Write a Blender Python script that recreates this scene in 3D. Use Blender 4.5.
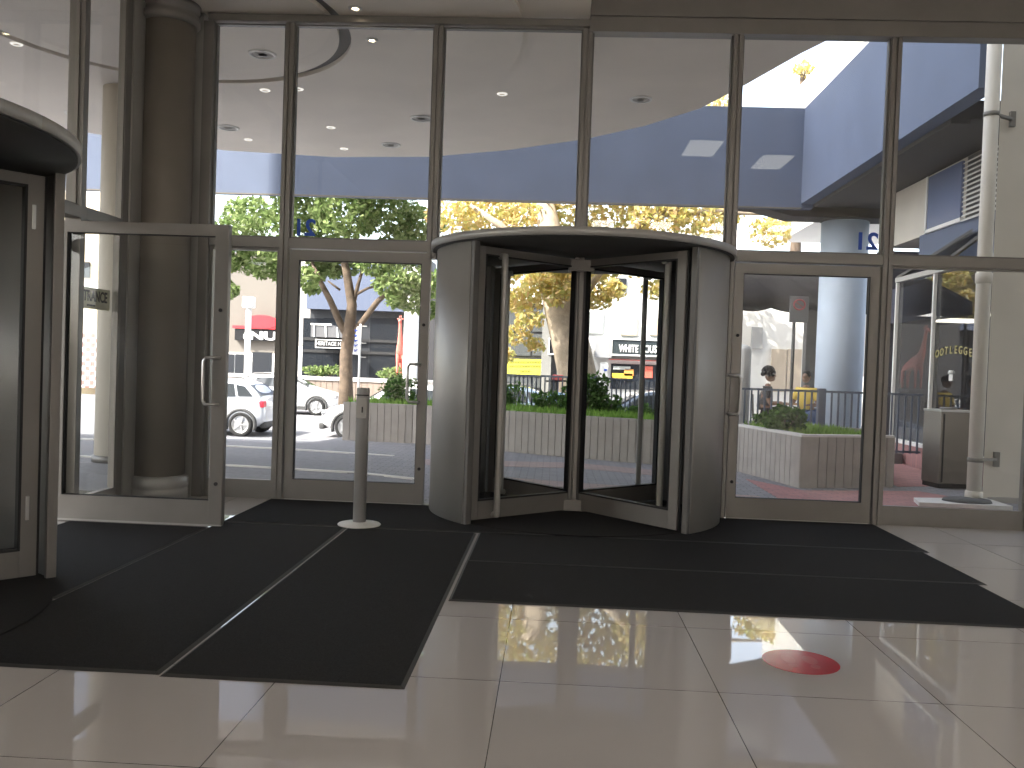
import bpy, bmesh, math, random
from mathutils import Vector, Matrix

for o in list(bpy.data.objects):
    bpy.data.objects.remove(o)
SC = bpy.context.scene
COL = SC.collection
PI = math.pi

# ------------------------------------------------------------------ camera
F, YAW, PITCH, ROLL, EYE = 880.9, .0463945, -.0217624, .0351469, 1.45912
_cy, _sy = math.cos(YAW), math.sin(YAW)
FW = Vector((-_sy*math.cos(PITCH), _cy*math.cos(PITCH), math.sin(PITCH)))
_r0 = Vector((_cy, _sy, 0)); _u0 = _r0.cross(FW)
RT = math.cos(ROLL)*_r0 + math.sin(ROLL)*_u0
UP = -math.sin(ROLL)*_r0 + math.cos(ROLL)*_u0
cam = bpy.data.cameras.new('camera'); cam.sensor_width = 36; cam.lens = F/1024*36
cam.clip_start = .05; cam.clip_end = 500
co = bpy.data.objects.new('camera', cam); COL.objects.link(co)
M = Matrix.Identity(4)
for i in range(3):
    M[i][0], M[i][1], M[i][2] = RT[i], UP[i], -FW[i]
M[2][3] = EYE
co.matrix_world = M
SC.camera = co

def at(x, y, Y):            # the point at depth Y seen in direction (x, y) of the photo
    d = RT*((x-512)/F) + UP*((384-y)/F) + FW
    return Vector((0, 0, EYE)) + d*(Y/d.y)

# ------------------------------------------------------------------ light
SC.view_settings.view_transform = 'Standard'
SC.view_settings.look = 'None'
SC.view_settings.gamma = 1
SC.view_settings.use_curve_mapping = False
SC.view_settings.exposure = 0.7
W = bpy.data.worlds.new('sky'); SC.world = W; W.use_nodes = True
wn = W.node_tree; wn.nodes.clear()
wo = wn.nodes.new('ShaderNodeOutputWorld'); wb = wn.nodes.new('ShaderNodeBackground')
sk = wn.nodes.new('ShaderNodeTexSky'); sk.sky_type = 'NISHITA'; sk.sun_disc = False
SUN = Vector((-.55, -.45, .72)).normalized()        # towards the sun: behind and left of the lobby
sk.sun_elevation = math.asin(SUN.z); sk.sun_rotation = math.atan2(SUN.x, SUN.y)
sk.air_density = 1.0; sk.dust_density = 3.0; sk.ozone_density = 1.0
wb.inputs[1].default_value = .52
hs = wn.nodes.new('ShaderNodeHueSaturation'); hs.inputs['Saturation'].default_value = .5      # a hazy, milky sky
wn.links.new(sk.outputs[0], hs.inputs['Color']); wn.links.new(hs.outputs[0], wb.inputs[0]); wn.links.new(wb.outputs[0], wo.inputs[0])
sl = bpy.data.lights.new('sun', 'SUN'); sl.energy = 9; sl.angle = .0093; sl.color = (1, .95, .87)
so = bpy.data.objects.new('sun', sl); COL.objects.link(so)
so.rotation_euler = SUN.to_track_quat('Z', 'Y').to_euler(); so.location = (-20, -10, 45)
PANEL_EMIT = 9.0            # ceiling panels added behind the camera as fill light
DOWN_EMIT = 14.0

# ------------------------------------------------------------------ materials
MATS = {}
def mat(name, c, rough=.6, metal=0, noise=0, nscale=8, bump=0, bscale=60, emit=0, spec=.5, trans=0, coat=0):
    if name in MATS: return MATS[name]
    m = bpy.data.materials.new(name); m.use_nodes = True
    n = m.node_tree.nodes; l = m.node_tree.links
    b = n['Principled BSDF']
    b.inputs['Base Color'].default_value = (*c, 1)
    b.inputs['Roughness'].default_value = rough; b.inputs['Metallic'].default_value = metal
    b.inputs['Specular IOR Level'].default_value = spec
    b.inputs['Coat Weight'].default_value = coat
    if emit:
        b.inputs['Emission Color'].default_value = (*c, 1); b.inputs['Emission Strength'].default_value = emit
    if noise or bump:
        tc = n.new('ShaderNodeTexCoord')
    if noise:
        t = n.new('ShaderNodeTexNoise'); t.inputs['Scale'].default_value = nscale; t.inputs['Detail'].default_value = 5
        l.new(tc.outputs['Object'], t.inputs['Vector'])
        r = n.new('ShaderNodeMapRange'); r.inputs[1].default_value = .3; r.inputs[2].default_value = .7
        r.inputs[3].default_value = 1-noise; r.inputs[4].default_value = 1+noise
        l.new(t.outputs[0], r.inputs[0])
        v = n.new('ShaderNodeVectorMath'); v.operation = 'SCALE'; v.inputs[0].default_value = c
        l.new(r.outputs[0], v.inputs['Scale']); l.new(v.outputs[0], b.inputs['Base Color'])
    if bump:
        t2 = n.new('ShaderNodeTexNoise'); t2.inputs['Scale'].default_value = bscale; t2.inputs['Detail'].default_value = 3
        l.new(tc.outputs['Object'], t2.inputs['Vector'])
        bp = n.new('ShaderNodeBump'); bp.inputs['Strength'].default_value = bump; bp.inputs['Distance'].default_value = .01
        l.new(t2.outputs[0], bp.inputs['Height']); l.new(bp.outputs[0], b.inputs['Normal'])
    MATS[name] = m
    return m

def glass(name, tint, base=.04, amount=.9, rough=0.0):
    m = bpy.data.materials.new(name); m.use_nodes = True
    n = m.node_tree.nodes; l = m.node_tree.links; n.clear()
    o = n.new('ShaderNodeOutputMaterial'); mx = n.new('ShaderNodeMixShader')
    tr = n.new('ShaderNodeBsdfTransparent'); tr.inputs[0].default_value = (*tint, 1)
    gl = n.new('ShaderNodeBsdfGlossy'); gl.inputs['Roughness'].default_value = rough
    lw = n.new('ShaderNodeLayerWeight'); lw.inputs[0].default_value = .5
    p = n.new('ShaderNodeMath'); p.operation = 'POWER'; p.inputs[1].default_value = 4
    q = n.new('ShaderNodeMath'); q.operation = 'MULTIPLY_ADD'; q.inputs[1].default_value = amount; q.inputs[2].default_value = base
    l.new(lw.outputs['Facing'], p.inputs[0]); l.new(p.outputs[0], q.inputs[0]); l.new(q.outputs[0], mx.inputs[0])
    l.new(tr.outputs[0], mx.inputs[1]); l.new(gl.outputs[0], mx.inputs[2]); l.new(mx.outputs[0], o.inputs[0])
    MATS[name] = m
    return m

ALU = mat('aluminium', (.235, .222, .21), .42, .35, noise=.06, nscale=3)
ALU_L = mat('aluminium_light', (.43, .42, .4), .42, .25, noise=.05, nscale=3)
ALU_D = mat('aluminium_dark', (.16, .155, .15), .45, .3)
BLACKISH = mat('dark_anodised', (.05, .049, .047), .6)
BLACK = mat('black_rubber', (.015, .015, .016), .6)
STEEL = mat('brushed_steel', (.52, .52, .52), .28, .9)
GLASS = glass('clear_glass', (.985, .99, .985), .03)
GLASS_T = glass('shop_glass', (.6, .63, .66), .1)
DGLASS = mat('dark_car_glass', (.035, .04, .045), .08, 0, spec=.6)
SOFFIT = mat('soffit_plaster', (.80, .735, .655), .7, noise=.04, nscale=1.2)
SOFF_D = mat('soffit_groove', (.2, .19, .18), .8)
PLASTER = mat('cream_plaster', (.62, .58, .51), .75, noise=.05, nscale=2)
TAUPE = mat('taupe_paint', (.22, .195, .165), .55, noise=.08, nscale=2)
WHITEP = mat('white_paint', (.8, .79, .76), .5)
BLUEW = mat('blue_grey_paint', (.118, .146, .218), .75, noise=.07, nscale=1.5)
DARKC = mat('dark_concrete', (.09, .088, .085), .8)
MAT_C = mat('entrance_mat_pile', (.022, .021, .021), .95, noise=.35, nscale=120, bump=.8, bscale=400, spec=.25)
MAT_E = mat('mat_rubber_edge', (.042, .041, .04), .6)
BEIGE = mat('beige_building', (.17, .152, .13), .8, noise=.04, nscale=1)
RED = mat('red_sticker', (.5, .02, .028), .12)
NAVY = mat('navy_vinyl', (.012, .075, .45), .4)

def tile_mat():
    m = bpy.data.materials.new('porcelain_tile'); m.use_nodes = True
    n = m.node_tree.nodes; l = m.node_tree.links; b = n['Principled BSDF']
    tc = n.new('ShaderNodeTexCoord'); mp = n.new('ShaderNodeMapping'); mp.inputs['Location'].default_value = (.1958, -.0263, 0)
    br = n.new('ShaderNodeTexBrick'); br.offset = 0; br.squash = 1
    br.inputs['Scale'].default_value = 1; br.inputs['Brick Width'].default_value = 1; br.inputs['Row Height'].default_value = 1
    br.inputs['Mortar Size'].default_value = .0022; br.inputs['Mortar Smooth'].default_value = .1
    br.inputs['Color1'].default_value = (.58, .55, .53, 1); br.inputs['Color2'].default_value = (.565, .535, .515, 1)
    br.inputs['Mortar'].default_value = (.05, .045, .04, 1)
    l.new(tc.outputs['Object'], mp.inputs[0]); l.new(mp.outputs[0], br.inputs['Vector'])
    l.new(br.outputs['Color'], b.inputs['Base Color'])
    b.inputs['Roughness'].default_value = .02; b.inputs['Specular IOR Level'].default_value = .9
    return m
TILE = tile_mat()

def paver_mat(name, c1, c2, mort, w, h):
    m = bpy.data.materials.new(name); m.use_nodes = True
    n = m.node_tree.nodes; l = m.node_tree.links; b = n['Principled BSDF']
    tc = n.new('ShaderNodeTexCoord')
    br = n.new('ShaderNodeTexBrick'); br.inputs['Scale'].default_value = 1
    br.inputs['Brick Width'].default_value = w; br.inputs['Row Height'].default_value = h
    br.inputs['Mortar Size'].default_value = .006
    br.inputs['Color1'].default_value = (*c1, 1); br.inputs['Color2'].default_value = (*c2, 1); br.inputs['Mortar'].default_value = (*mort, 1)
    l.new(tc.outputs['Object'], br.inputs['Vector'])
    t = n.new('ShaderNodeTexNoise'); t.inputs['Scale'].default_value = 1.3; t.inputs['Detail'].default_value = 6
    l.new(tc.outputs['Object'], t.inputs['Vector'])
    mx = n.new('ShaderNodeMix'); mx.data_type = 'RGBA'; mx.blend_type = 'MULTIPLY'; mx.inputs[0].default_value = .5
    l.new(br.outputs['Color'], mx.inputs[6]); l.new(t.outputs['Color'], mx.inputs[7])
    l.new(br.outputs['Color'], b.inputs['Base Color'])
    b.inputs['Roughness'].default_value = .85
    return m
PAVE_G = paver_mat('grey_pavers', (.27, .26, .27), (.22, .215, .23), (.13, .13, .13), .2, .1)
PAVE_R = paver_mat('red_pavers', (.42, .2, .19), (.34, .17, .165), (.2, .15, .15), .2, .1)
PAVE_P = paver_mat('pink_pavers', (.36, .265, .245), (.31, .235, .22), (.2, .17, .16), .2, .1)
ASPH = mat('asphalt', (.22, .215, .225), .9, noise=.12, nscale=14)
KERB = mat('kerb_concrete', (.62, .6, .57), .8, noise=.06)
RIB = mat('ribbed_concrete', (.34, .315, .295), .85, noise=.08, nscale=5)
SOIL = mat('soil', (.09, .06, .04), 1)

def leaf_mat(name, cols, trans=.35):
    m = bpy.data.materials.new(name); m.use_nodes = True
    n = m.node_tree.nodes; l = m.node_tree.links; n.clear()
    o = n.new('ShaderNodeOutputMaterial'); mx = n.new('ShaderNodeMixShader'); mx.inputs[0].default_value = trans
    d = n.new('ShaderNodeBsdfDiffuse'); t = n.new('ShaderNodeBsdfTranslucent')
    g = n.new('ShaderNodeNewGeometry'); r = n.new('ShaderNodeValToRGB')
    r.color_ramp.interpolation = 'LINEAR'
    while len(r.color_ramp.elements) < len(cols): r.color_ramp.elements.new(.5)
    for i, c in enumerate(cols):
        r.color_ramp.elements[i].position = i/max(1, len(cols)-1); r.color_ramp.elements[i].color = (*c, 1)
    l.new(g.outputs['Random Per Island'], r.inputs[0]); l.new(r.outputs[0], d.inputs[0]); l.new(r.outputs[0], t.inputs[0])
    l.new(d.outputs[0], mx.inputs[1]); l.new(t.outputs[0], mx.inputs[2]); l.new(mx.outputs[0], o.inputs[0])
    return m
LEAF_G = leaf_mat('green_leaves', [(.1, .16, .05), (.2, .27, .1), (.3, .36, .16), (.15, .22, .07)])
LEAF_Y = leaf_mat('autumn_leaves', [(.68, .56, .16), (.58, .46, .2), (.45, .48, .16), (.74, .64, .34), (.58, .4, .2)], .55)
LEAF_H = leaf_mat('hedge_leaves', [(.03, .065, .02), (.07, .14, .035), (.12, .22, .06)])
GRASS = leaf_mat('grass_blades', [(.16, .32, .05), (.28, .46, .1), (.13, .23, .05)])
BARK = mat('bark', (.115, .083, .058), .9, noise=.3, nscale=6, bump=.5, bscale=20)
BARK_P = mat('plane_tree_bark', (.33, .27, .2), .9, noise=.3, nscale=4, bump=.5, bscale=14)

# ------------------------------------------------------------------ helpers
ORG = {}
class B:
    def __init__(s): s.bm = bmesh.new()
    def box(s, x0, x1, y0, y1, z0, z1, bev=0):
        r = bmesh.ops.create_cube(s.bm, size=1)['verts']
        for v in r:
            v.co = Vector(((x0+x1)/2+v.co.x*(x1-x0), (y0+y1)/2+v.co.y*(y1-y0), (z0+z1)/2+v.co.z*(z1-z0)))
        if bev:
            es = list({e for v in r for e in v.link_edges})
            bmesh.ops.bevel(s.bm, geom=es, offset=bev, segments=2, affect='EDGES', profile=.5)
        return s
    def obox(s, c, ax, ay, az, bev=0):      # box from centre and three half-axis vectors
        r = bmesh.ops.create_cube(s.bm, size=2)['verts']
        c = Vector(c); ax = Vector(ax); ay = Vector(ay); az = Vector(az)
        for v in r: v.co = c + ax*v.co.x + ay*v.co.y + az*v.co.z
        if bev:
            es = list({e for v in r for e in v.link_edges})
            bmesh.ops.bevel(s.bm, geom=es, offset=bev, segments=2, affect='EDGES', profile=.5)
        return s
    def bar(s, p, q, w, t, up=(0, 0, 1)):   # rectangular bar from p to q
        p = Vector(p); q = Vector(q); d = (q-p); L = d.length; d.normalize(); u = Vector(up)
        if abs(d.dot(u)) > .98: u = Vector((1, 0, 0))
        a = d.cross(u).normalized(); b = a.cross(d)
        return s.obox((p+q)/2, d*L/2, a*w/2, b*t/2)
    def tube(s, pts, r, seg=10, cap=True):
        pts = [Vector(p) for p in pts]; n = len(pts)
        rs = r if isinstance(r, (list, tuple)) else [r]*n
        rings = []; prev = None
        for i, p in enumerate(pts):
            d = (pts[min(i+1, n-1)]-pts[max(i-1, 0)]).normalized()
            if prev is None:
                u = Vector((0, 0, 1)) if abs(d.z) < .9 else Vector((1, 0, 0))
                a = d.cross(u).normalized()
            else:
                a = (prev - d*prev.dot(d)).normalized()
            prev = a; b = d.cross(a)
            rings.append([s.bm.verts.new(p+(a*math.cos(t)+b*math.sin(t))*rs[i]) for t in [2*PI*k/seg for k in range(seg)]])
        for i in range(n-1):
            for k in range(seg):
                f = s.bm.faces.new((rings[i][k], rings[i][(k+1) % seg], rings[i+1][(k+1) % seg], rings[i+1][k])); f.smooth = True
        if cap:
            s.bm.faces.new(rings[0][::-1]); s.bm.faces.new(rings[-1])
        return s
    def lathe(s, c, prof, seg=32, a0=0, a1=2*PI, ex=1, ey=1):    # prof: (r, z) list
        c = Vector(c); full = abs(a1-a0-2*PI) < 1e-6; n = seg if full else seg+1
        rings = []
        for r, z in prof:
            rings.append([s.bm.verts.new(c+Vector((r*ex*math.cos(a0+(a1-a0)*k/seg), r*ey*math.sin(a0+(a1-a0)*k/seg), z))) for k in range(n)])
        for i in range(len(prof)-1):
            for k in range(seg):
                k2 = (k+1) % n
                try:
                    f = s.bm.faces.new((rings[i][k], rings[i][k2], rings[i+1][k2], rings[i+1][k])); f.smooth = True
                except ValueError: pass
        if full:
            for rg in (rings[0][::-1], rings[-1]):
                if prof[0][0] > 1e-5:
                    try: s.bm.faces.new(rg)
                    except ValueError: pass
        bmesh.ops.remove_doubles(s.bm, verts=[v for rg in rings for v in rg], dist=1e-5)
        return s
    def cyl(s, c, r, z0, z1, seg=32): return s.lathe((c[0], c[1], 0), [(r, z0), (r, z1)], seg)
    def arcwall(s, c, r0, r1, a0, a1, z0, z1, seg=24):
        c = Vector((c[0], c[1], 0)); R = []
        for k in range(seg+1):
            a = a0+(a1-a0)*k/seg; d = Vector((math.cos(a), math.sin(a), 0))
            R.append([s.bm.verts.new(c+d*r+Vector((0, 0, z))) for r, z in ((r0, z0), (r1, z0), (r1, z1), (r0, z1))])
        for k in range(seg):
            for j in range(4):
                f = s.bm.faces.new((R[k][j], R[k][(j+1) % 4], R[k+1][(j+1) % 4], R[k+1][j])); f.smooth = j in (1, 3)
        s.bm.faces.new(R[0]); s.bm.faces.new(R[-1][::-1])
        return s
    def prism(s, poly, z0, z1):
        a = [s.bm.verts.new((x, y, z0)) for x, y in poly]; b = [s.bm.verts.new((x, y, z1)) for x, y in poly]
        s.bm.faces.new(a[::-1]); s.bm.faces.new(b); n = len(poly)
        for i in range(n): s.bm.faces.new((a[i], a[(i+1) % n], b[(i+1) % n], b[i]))
        return s
    def extr(s, pts, d):                    # 3-D polygon extruded by vector d
        d = Vector(d); a = [s.bm.verts.new(Vector(p)) for p in pts]; b = [s.bm.verts.new(Vector(p)+d) for p in pts]; n = len(pts)
        s.bm.faces.new(a[::-1]); s.bm.faces.new(b)
        for i in range(n): s.bm.faces.new((a[i], a[(i+1) % n], b[(i+1) % n], b[i]))
        return s
    def ball(s, c, rx, ry=None, rz=None, seg=16):
        r = bmesh.ops.create_uvsphere(s.bm, u_segments=seg, v_segments=max(6, seg//2), radius=1)['verts']
        for v in r: v.co = Vector(c)+Vector((v.co.x*rx, v.co.y*(ry or rx), v.co.z*(rz or rx)))
        for v in r:
            for f in v.link_faces: f.smooth = True
        return s
    def build(s, name, m, parent=None, label=None, smooth=False):
        bmesh.ops.recalc_face_normals(s.bm, faces=s.bm.faces[:])
        me = bpy.data.meshes.new(name); s.bm.to_mesh(me); s.bm.free()
        return link(name, me, m, parent, label)

def link(name, me, m, parent=None, label=None):
    o = bpy.data.objects.new(name, me); COL.objects.link(o)
    if m is not None:
        me.materials.clear(); me.materials.append(m)
    if parent is not None:
        off = ORG.get(parent.name, Vector())
        me.transform(Matrix.Translation(-off)); o.parent = parent; ORG[o.name] = off
    if label: o['label'] = label
    return o

def tag(o, label, cat, group=None, kind=None):
    if label: o['label'] = label
    if cat: o['category'] = cat
    if group: o['group'] = group
    if kind: o['kind'] = kind
    return o
def thing(name, loc, label, cat, group=None):
    o = bpy.data.objects.new(name, None); COL.objects.link(o); o.location = loc; o.empty_display_size = .1
    ORG[o.name] = Vector(loc)
    return tag(o, label, cat, group)
def setting(name, loc=(0, 0, 0)):
    o = bpy.data.objects.new(name, None); COL.objects.link(o); o.location = loc; ORG[o.name] = Vector(loc)
    o['kind'] = 'structure'
    return o
def struct(o): o['kind'] = 'structure'; return o

def text_mesh(body, size, M4, ext=.004, align='CENTER', sx=1.0, mirror=False, bold=0):
    c = bpy.data.curves.new('t', 'FONT'); c.body = body; c.size = size; c.extrude = ext; c.align_x = align; c.align_y = 'CENTER'
    c.offset = bold
    o = bpy.data.objects.new('t', c); COL.objects.link(o)
    dg = bpy.context.evaluated_depsgraph_get()
    me = bpy.data.meshes.new_from_object(o.evaluated_get(dg))
    bpy.data.objects.remove(o); bpy.data.curves.remove(c)
    me.transform(Matrix.Diagonal(((-sx if mirror else sx), 1, 1, 1)))
    if mirror: me.flip_normals()
    me.transform(M4)
    return me
def face_mat(p, right, up):                 # text frame: x -> right, y -> up
    right = Vector(right).normalized(); up = Vector(up).normalized(); nrm = right.cross(up)
    m = Matrix.Identity(4)
    for i in range(3): m[i][0], m[i][1], m[i][2], m[i][3] = right[i], up[i], nrm[i], p[i]
    return m

def frame(b, x0, x1, z0, z1, y0, y1, wl, wr, wt, wb_):     # rectangular frame in an X-Z plane
    b.box(x0, x0+wl, y0, y1, z0, z1); b.box(x1-wr, x1, y0, y1, z0, z1)
    b.box(x0+wl, x1-wr, y0, y1, z1-wt, z1); b.box(x0+wl, x1-wr, y0, y1, z0, z0+wb_)
    return b

FY0, FY1 = 8.84, 8.98         # facade frame depth
GY = 8.91
CEIL = 4.92

# ================================================================== ROOM SHELL
struct(B().box(-4.4, 7.4, -14, 8.98, -.25, 0).build('floor', TILE))

def canopy_outline():
    p = [(.24, -14), (.24, 8.95), (2.95, 8.95), (2.82, 9.43), (2.6, 9.96), (2.2, 11.17), (1.85, 12.08), (1.2, 13.0), (.36, 13.83),
         (-.9, 14.65), (-2.26, 15.25), (-4, 15.45), (-5.82, 15.15), (-7.5, 14.35), (-8.9, 13.2), (-10.2, 11.3), (-11, 8.5), (-11, -14)]
    return p
cl = B(); cl.prism(canopy_outline(), CEIL+.09, CEIL+.45)
RC = (-4.3, 9.1)
def ring(b, r0, r1, z0, z1, clip=.235, seg=96):
    pts_o, pts_i = [], []
    for k in range(seg):
        a0, a1 = 2*PI*k/seg, 2*PI*(k+1)/seg
        q = [(RC[0]+r*math.cos(a), RC[1]+r*math.sin(a)) for r, a in ((r0, a0), (r1, a0), (r1, a1), (r0, a1))]
        q = [(min(x, clip) if y < 8.95 else x, y) for x, y in q]
        if r0 == 0: q = q[1:]
        b.prism(q, z0, z1)
ring(cl, 0, 1.9, CEIL, CEIL+.1)
ring(cl, 2.03, 3.87, CEIL, CEIL+.1)
ring(cl, 3.86, 4.66, CEIL+.04, CEIL+.1)
cl.box(.24, 7.4, -14, 8.98, 5.45, 5.7)       # higher lobby ceiling on the right
ceil = struct(cl.build('ceiling', SOFFIT))
g = B(); ring(g, 1.9, 2.03, CEIL+.05, CEIL+.088)
g.build('shadow_gap', SOFF_D, ceil)

struct(B().box(.24, 7.4, 8.80, 8.99, 4.94, 5.45).build('trim_1', ALU))                      # bulkhead over the right bays
tower = struct(B().box(-18.0, 24, -22, 8.9, 5.75, 25).build('shade_tower', PLASTER))  # unseen tower mass, left edge and height set to shape the forecourt shadow
struct(B().box(-4.4, 7.4, -14.3, -14, 0, 5.75).build('wall_back', WHITEP))
struct(B().box(7.4, 7.6, -14.3, 8.8, 0, 5.75).build('wall_right', WHITEP))
struct(B().box(-4.4, -4.12, -14, 2.75, 0, 4.95).build('wall_left', PLASTER))
# ribbed white panels on the back wall (they show, mirrored, in the glazing)
rp = B()
for k in range(14): rp.box(-3.6+.78*k, -2.9+.78*k, -14.02, -13.9, .1, 4.3, .01)
struct(rp.build('trim_2', WHITEP))

# ------------------------------------------------------------------ facade frame
MX = [-2.775, -1.265, .225, 1.708, 3.243, 4.72]
n_tr = [2]
def trim(b, m=ALU):
    n_tr[0] += 1
    return struct(b.build('trim_%d' % n_tr[0], m))
trim(B().box(-3.62, .24, FY0, FY1, 4.845, 4.915, .004))                                     # header
trim(B().box(.24, 7.4, FY0-.02, FY1, 4.79, 4.94, .004))
trim(B().box(-3.84, -3.66, FY0, FY1+.02, 0, 4.915, .004), ALU_L)                            # closure strip beside the column
trim(B().box(-3.655, -3.55, FY0-.02, FY1, 0, 4.83, .004))
for x in MX:
    lo = 2.6 if x in (.22, ) else 0
    if x in (-1.265, 1.69): lo = 2.5
    w = .046
    b = B().box(x-w, x-.008, FY0, FY1, lo, 4.83, .003).box(x+.008, x+w, FY0, FY1, lo, 4.83, .003).box(x-.01, x+.01, FY0+.02, FY1, lo, 4.83)
    trim(b)
for x0, x1 in [(-3.55, MX[0]-.046), (MX[0]+.046, MX[1]-.046), (MX[1]+.046, MX[2]-.046), (MX[2]+.046, MX[3]-.046), (MX[3]+.046, MX[4]-.046), (MX[4]+.046, MX[5]-.046), (MX[5]+.046, 7.3)]:
    trim(B().box(x0, x1, FY0+.005, FY1, 2.565, 2.665, .003))
# glazed bays
n_win = [0]
def window(x0, x1, z0, z1, f=.018, bot=None):
    n_win[0] += 1
    w = setting('window_%d' % n_win[0], ((x0+x1)/2, GY, z0))
    frame(B(), x0, x1, z0, z1, GY-.03, GY+.03, f, f, f, bot or f).build('glazing_bead' if not bot else 'window_frame', ALU if bot else ALU_D, w)
    B().box(x0+f-.004, x1-f+.004, GY-.004, GY+.004, z0+(bot or f)-.004, z1-f+.004).build('window_pane', GLASS, w)
    return w
edges = [-3.55]+MX
for i in range(len(MX)):
    x0 = edges[i]+(.046 if i else 0); x1 = MX[i]-.046
    window(x0, x1, 2.665, 4.83)
window(MX[5]+.046, 7.3, 2.665, 4.83)
window(-3.55, MX[0]-.046, 0, 2.565, .03, .19)
window(MX[4]+.046, MX[5]-.046, 0, 2.565, .02, .19)
window(MX[5]+.046, 7.3, 0, 2.565, .02, .19)

# "21" stuck on the panes, read from the street
w21 = link('house_number', text_mesh('21', .235, face_mat((-2.585, 8.897, 2.775), (1, 0, 0), (0, 0, 1)), .0015, mirror=True, bold=.006), NAVY)
tag(w21, 'dark blue street number 21 in reverse on the pane above the left glass door', 'number')
w21 = link('house_number', text_mesh('21', .235, face_mat((3.045, 8.897, 2.795), (1, 0, 0), (0, 0, 1)), .0015, mirror=True, bold=.006), NAVY)
tag(w21, 'dark blue street number 21 in reverse on the pane above the right glass door', 'number')

# ------------------------------------------------------------------ hinged doors of the facade
def pull(b, x, y, z0, z1, sx, dy):          # D shaped pull handle
    b.tube([(x+sx*.11, y, z1), (x+sx*.11, y+dy*.5, z1), (x+sx*.10, y+dy, z1), (x+.02*sx, y+dy, z1), (x, y+dy, z1-.03), (x, y+dy, (z0+z1)/2),
            (x, y+dy, z0+.03), (x+.02*sx, y+dy, z0), (x+sx*.10, y+dy, z0), (x+sx*.11, y+dy*.5, z0), (x+sx*.11, y, z0)], .014, 8)
    return b
def door(n, x0, x1, hx, sx):
    d = setting('door_%d' % n, ((x0+x1)/2, GY, 0))
    frame(B(), x0, x1, .012, 2.55, GY-.045, GY+.03, .09, .09, .10, .20).build('door_frame', ALU, d)
    frame(B(), x0+.085, x1-.085, .205, 2.455, GY-.035, GY+.02, .012, .012, .012, .012).build('gasket', BLACK, d)
    B().box(x0+.093, x1-.093, GY-.004, GY+.004, .213, 2.447).build('door_pane', GLASS, d)
    pull(B(), hx, GY-.045, 1.05, 1.43, sx, -.08).build('door_handle', STEEL, d)
    lk = B()
    for z in (.37, 1.83):
        lk.lathe((0, 0, 0), [(.0001, 0), (.016, 0), (.016, .012), (.0001, .012)], 12)
        for v in lk.bm.verts:
            if not v.tag:
                x, y, zz = v.co; v.co = Vector(((x0+.05 if n == 2 else x1-.05)+x, GY-.045-zz, z+y)); v.tag = True
    lk.build('lock', BLACK, d)
    B().box(x0+.02, x1-.02, GY-.06, GY+.04, 0, .012).build('threshold', ALU_L, d)
    return d
door(1, -2.715, -1.275, -1.46, 1)
door(2, 1.765, 3.185, 1.85, -1)

# ------------------------------------------------------------------ left return wall (runs in depth along x = -4.13)
LX = -4.13
lw = []
def trimx(y0, y1, z0, z1, x0=LX-.07, x1=LX+.07, m=ALU):
    return trim(B().box(x0, x1, y0, y1, z0, z1, .003), m)
trimx(7.34, 7.42, 0, 4.9)                   # jamb post
trimx(8.13, 8.24, 0, 4.9, LX-.035, LX+.035)
trimx(2.75, 7.34, 2.58, 2.68)
trimx(7.42, 8.13, 2.58, 2.68)
trimx(2.75, 8.24, 4.83, 4.915)
trim(B().box(LX-.03, LX+.05, 8.24, 8.46, 0, 4.91).box(-4.18, -4.08, 8.46, 8.98, 0, 4.91), ALU_L)
def window_x(y0, y1, z0, z1, f=.02, bot=None):
    n_win[0] += 1
    w = setting('window_%d' % n_win[0], (LX, (y0+y1)/2, z0))
    b = B(); x0, x1 = LX-.03, LX+.03; bt = bot or f
    b.box(x0, x1, y0, y0+f, z0, z1).box(x0, x1, y1-f, y1, z0, z1).box(x0, x1, y0+f, y1-f, z1-f, z1).box(x0, x1, y0+f, y1-f, z0, z0+bt)
    b.build('window_frame', ALU, w)
    B().box(LX-.004, LX+.004, y0+f-.004, y1-f+.004, z0+bt-.004, z1-f+.004).build('window_pane', GLASS, w)
    return w
window_x(7.42, 8.13, 2.68, 4.83); window_x(7.42, 8.13, 0, 2.58, .035, .17)
window_x(5.24, 7.34, 2.68, 4.83); window_x(4.27, 5.16, 2.68, 4.83); window_x(2.75, 4.2, 2.68, 4.83)
trimx(4.2, 4.27, 2.68, 4.83)
trimx(5.16, 5.24, 2.68, 4.83)

# ENTRANCE plate behind the left return glazing
ent = thing('entrance_sign', (LX-.04, 7.72, 1.93), 'pale plate reading ENTRANCE fixed to the glazing beside the dark corner column', 'sign')
B().box(LX-.05, LX-.034, 7.40, 8.06, 1.83, 2.02).build('plate', mat('sign_plate', (.62, .6, .42), .5, noise=.25, nscale=3), ent)
link('lettering', text_mesh('ENTRANCE', .135, face_mat((LX-.033, 7.735, 1.94), (0, 1, 0), (0, 0, 1)), .002, sx=.8, bold=.003), BLACK, ent)
B().box(LX-.034, LX-.031, 7.66, 7.8, 1.852, 1.868).build('underline', BLACK, ent)

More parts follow.
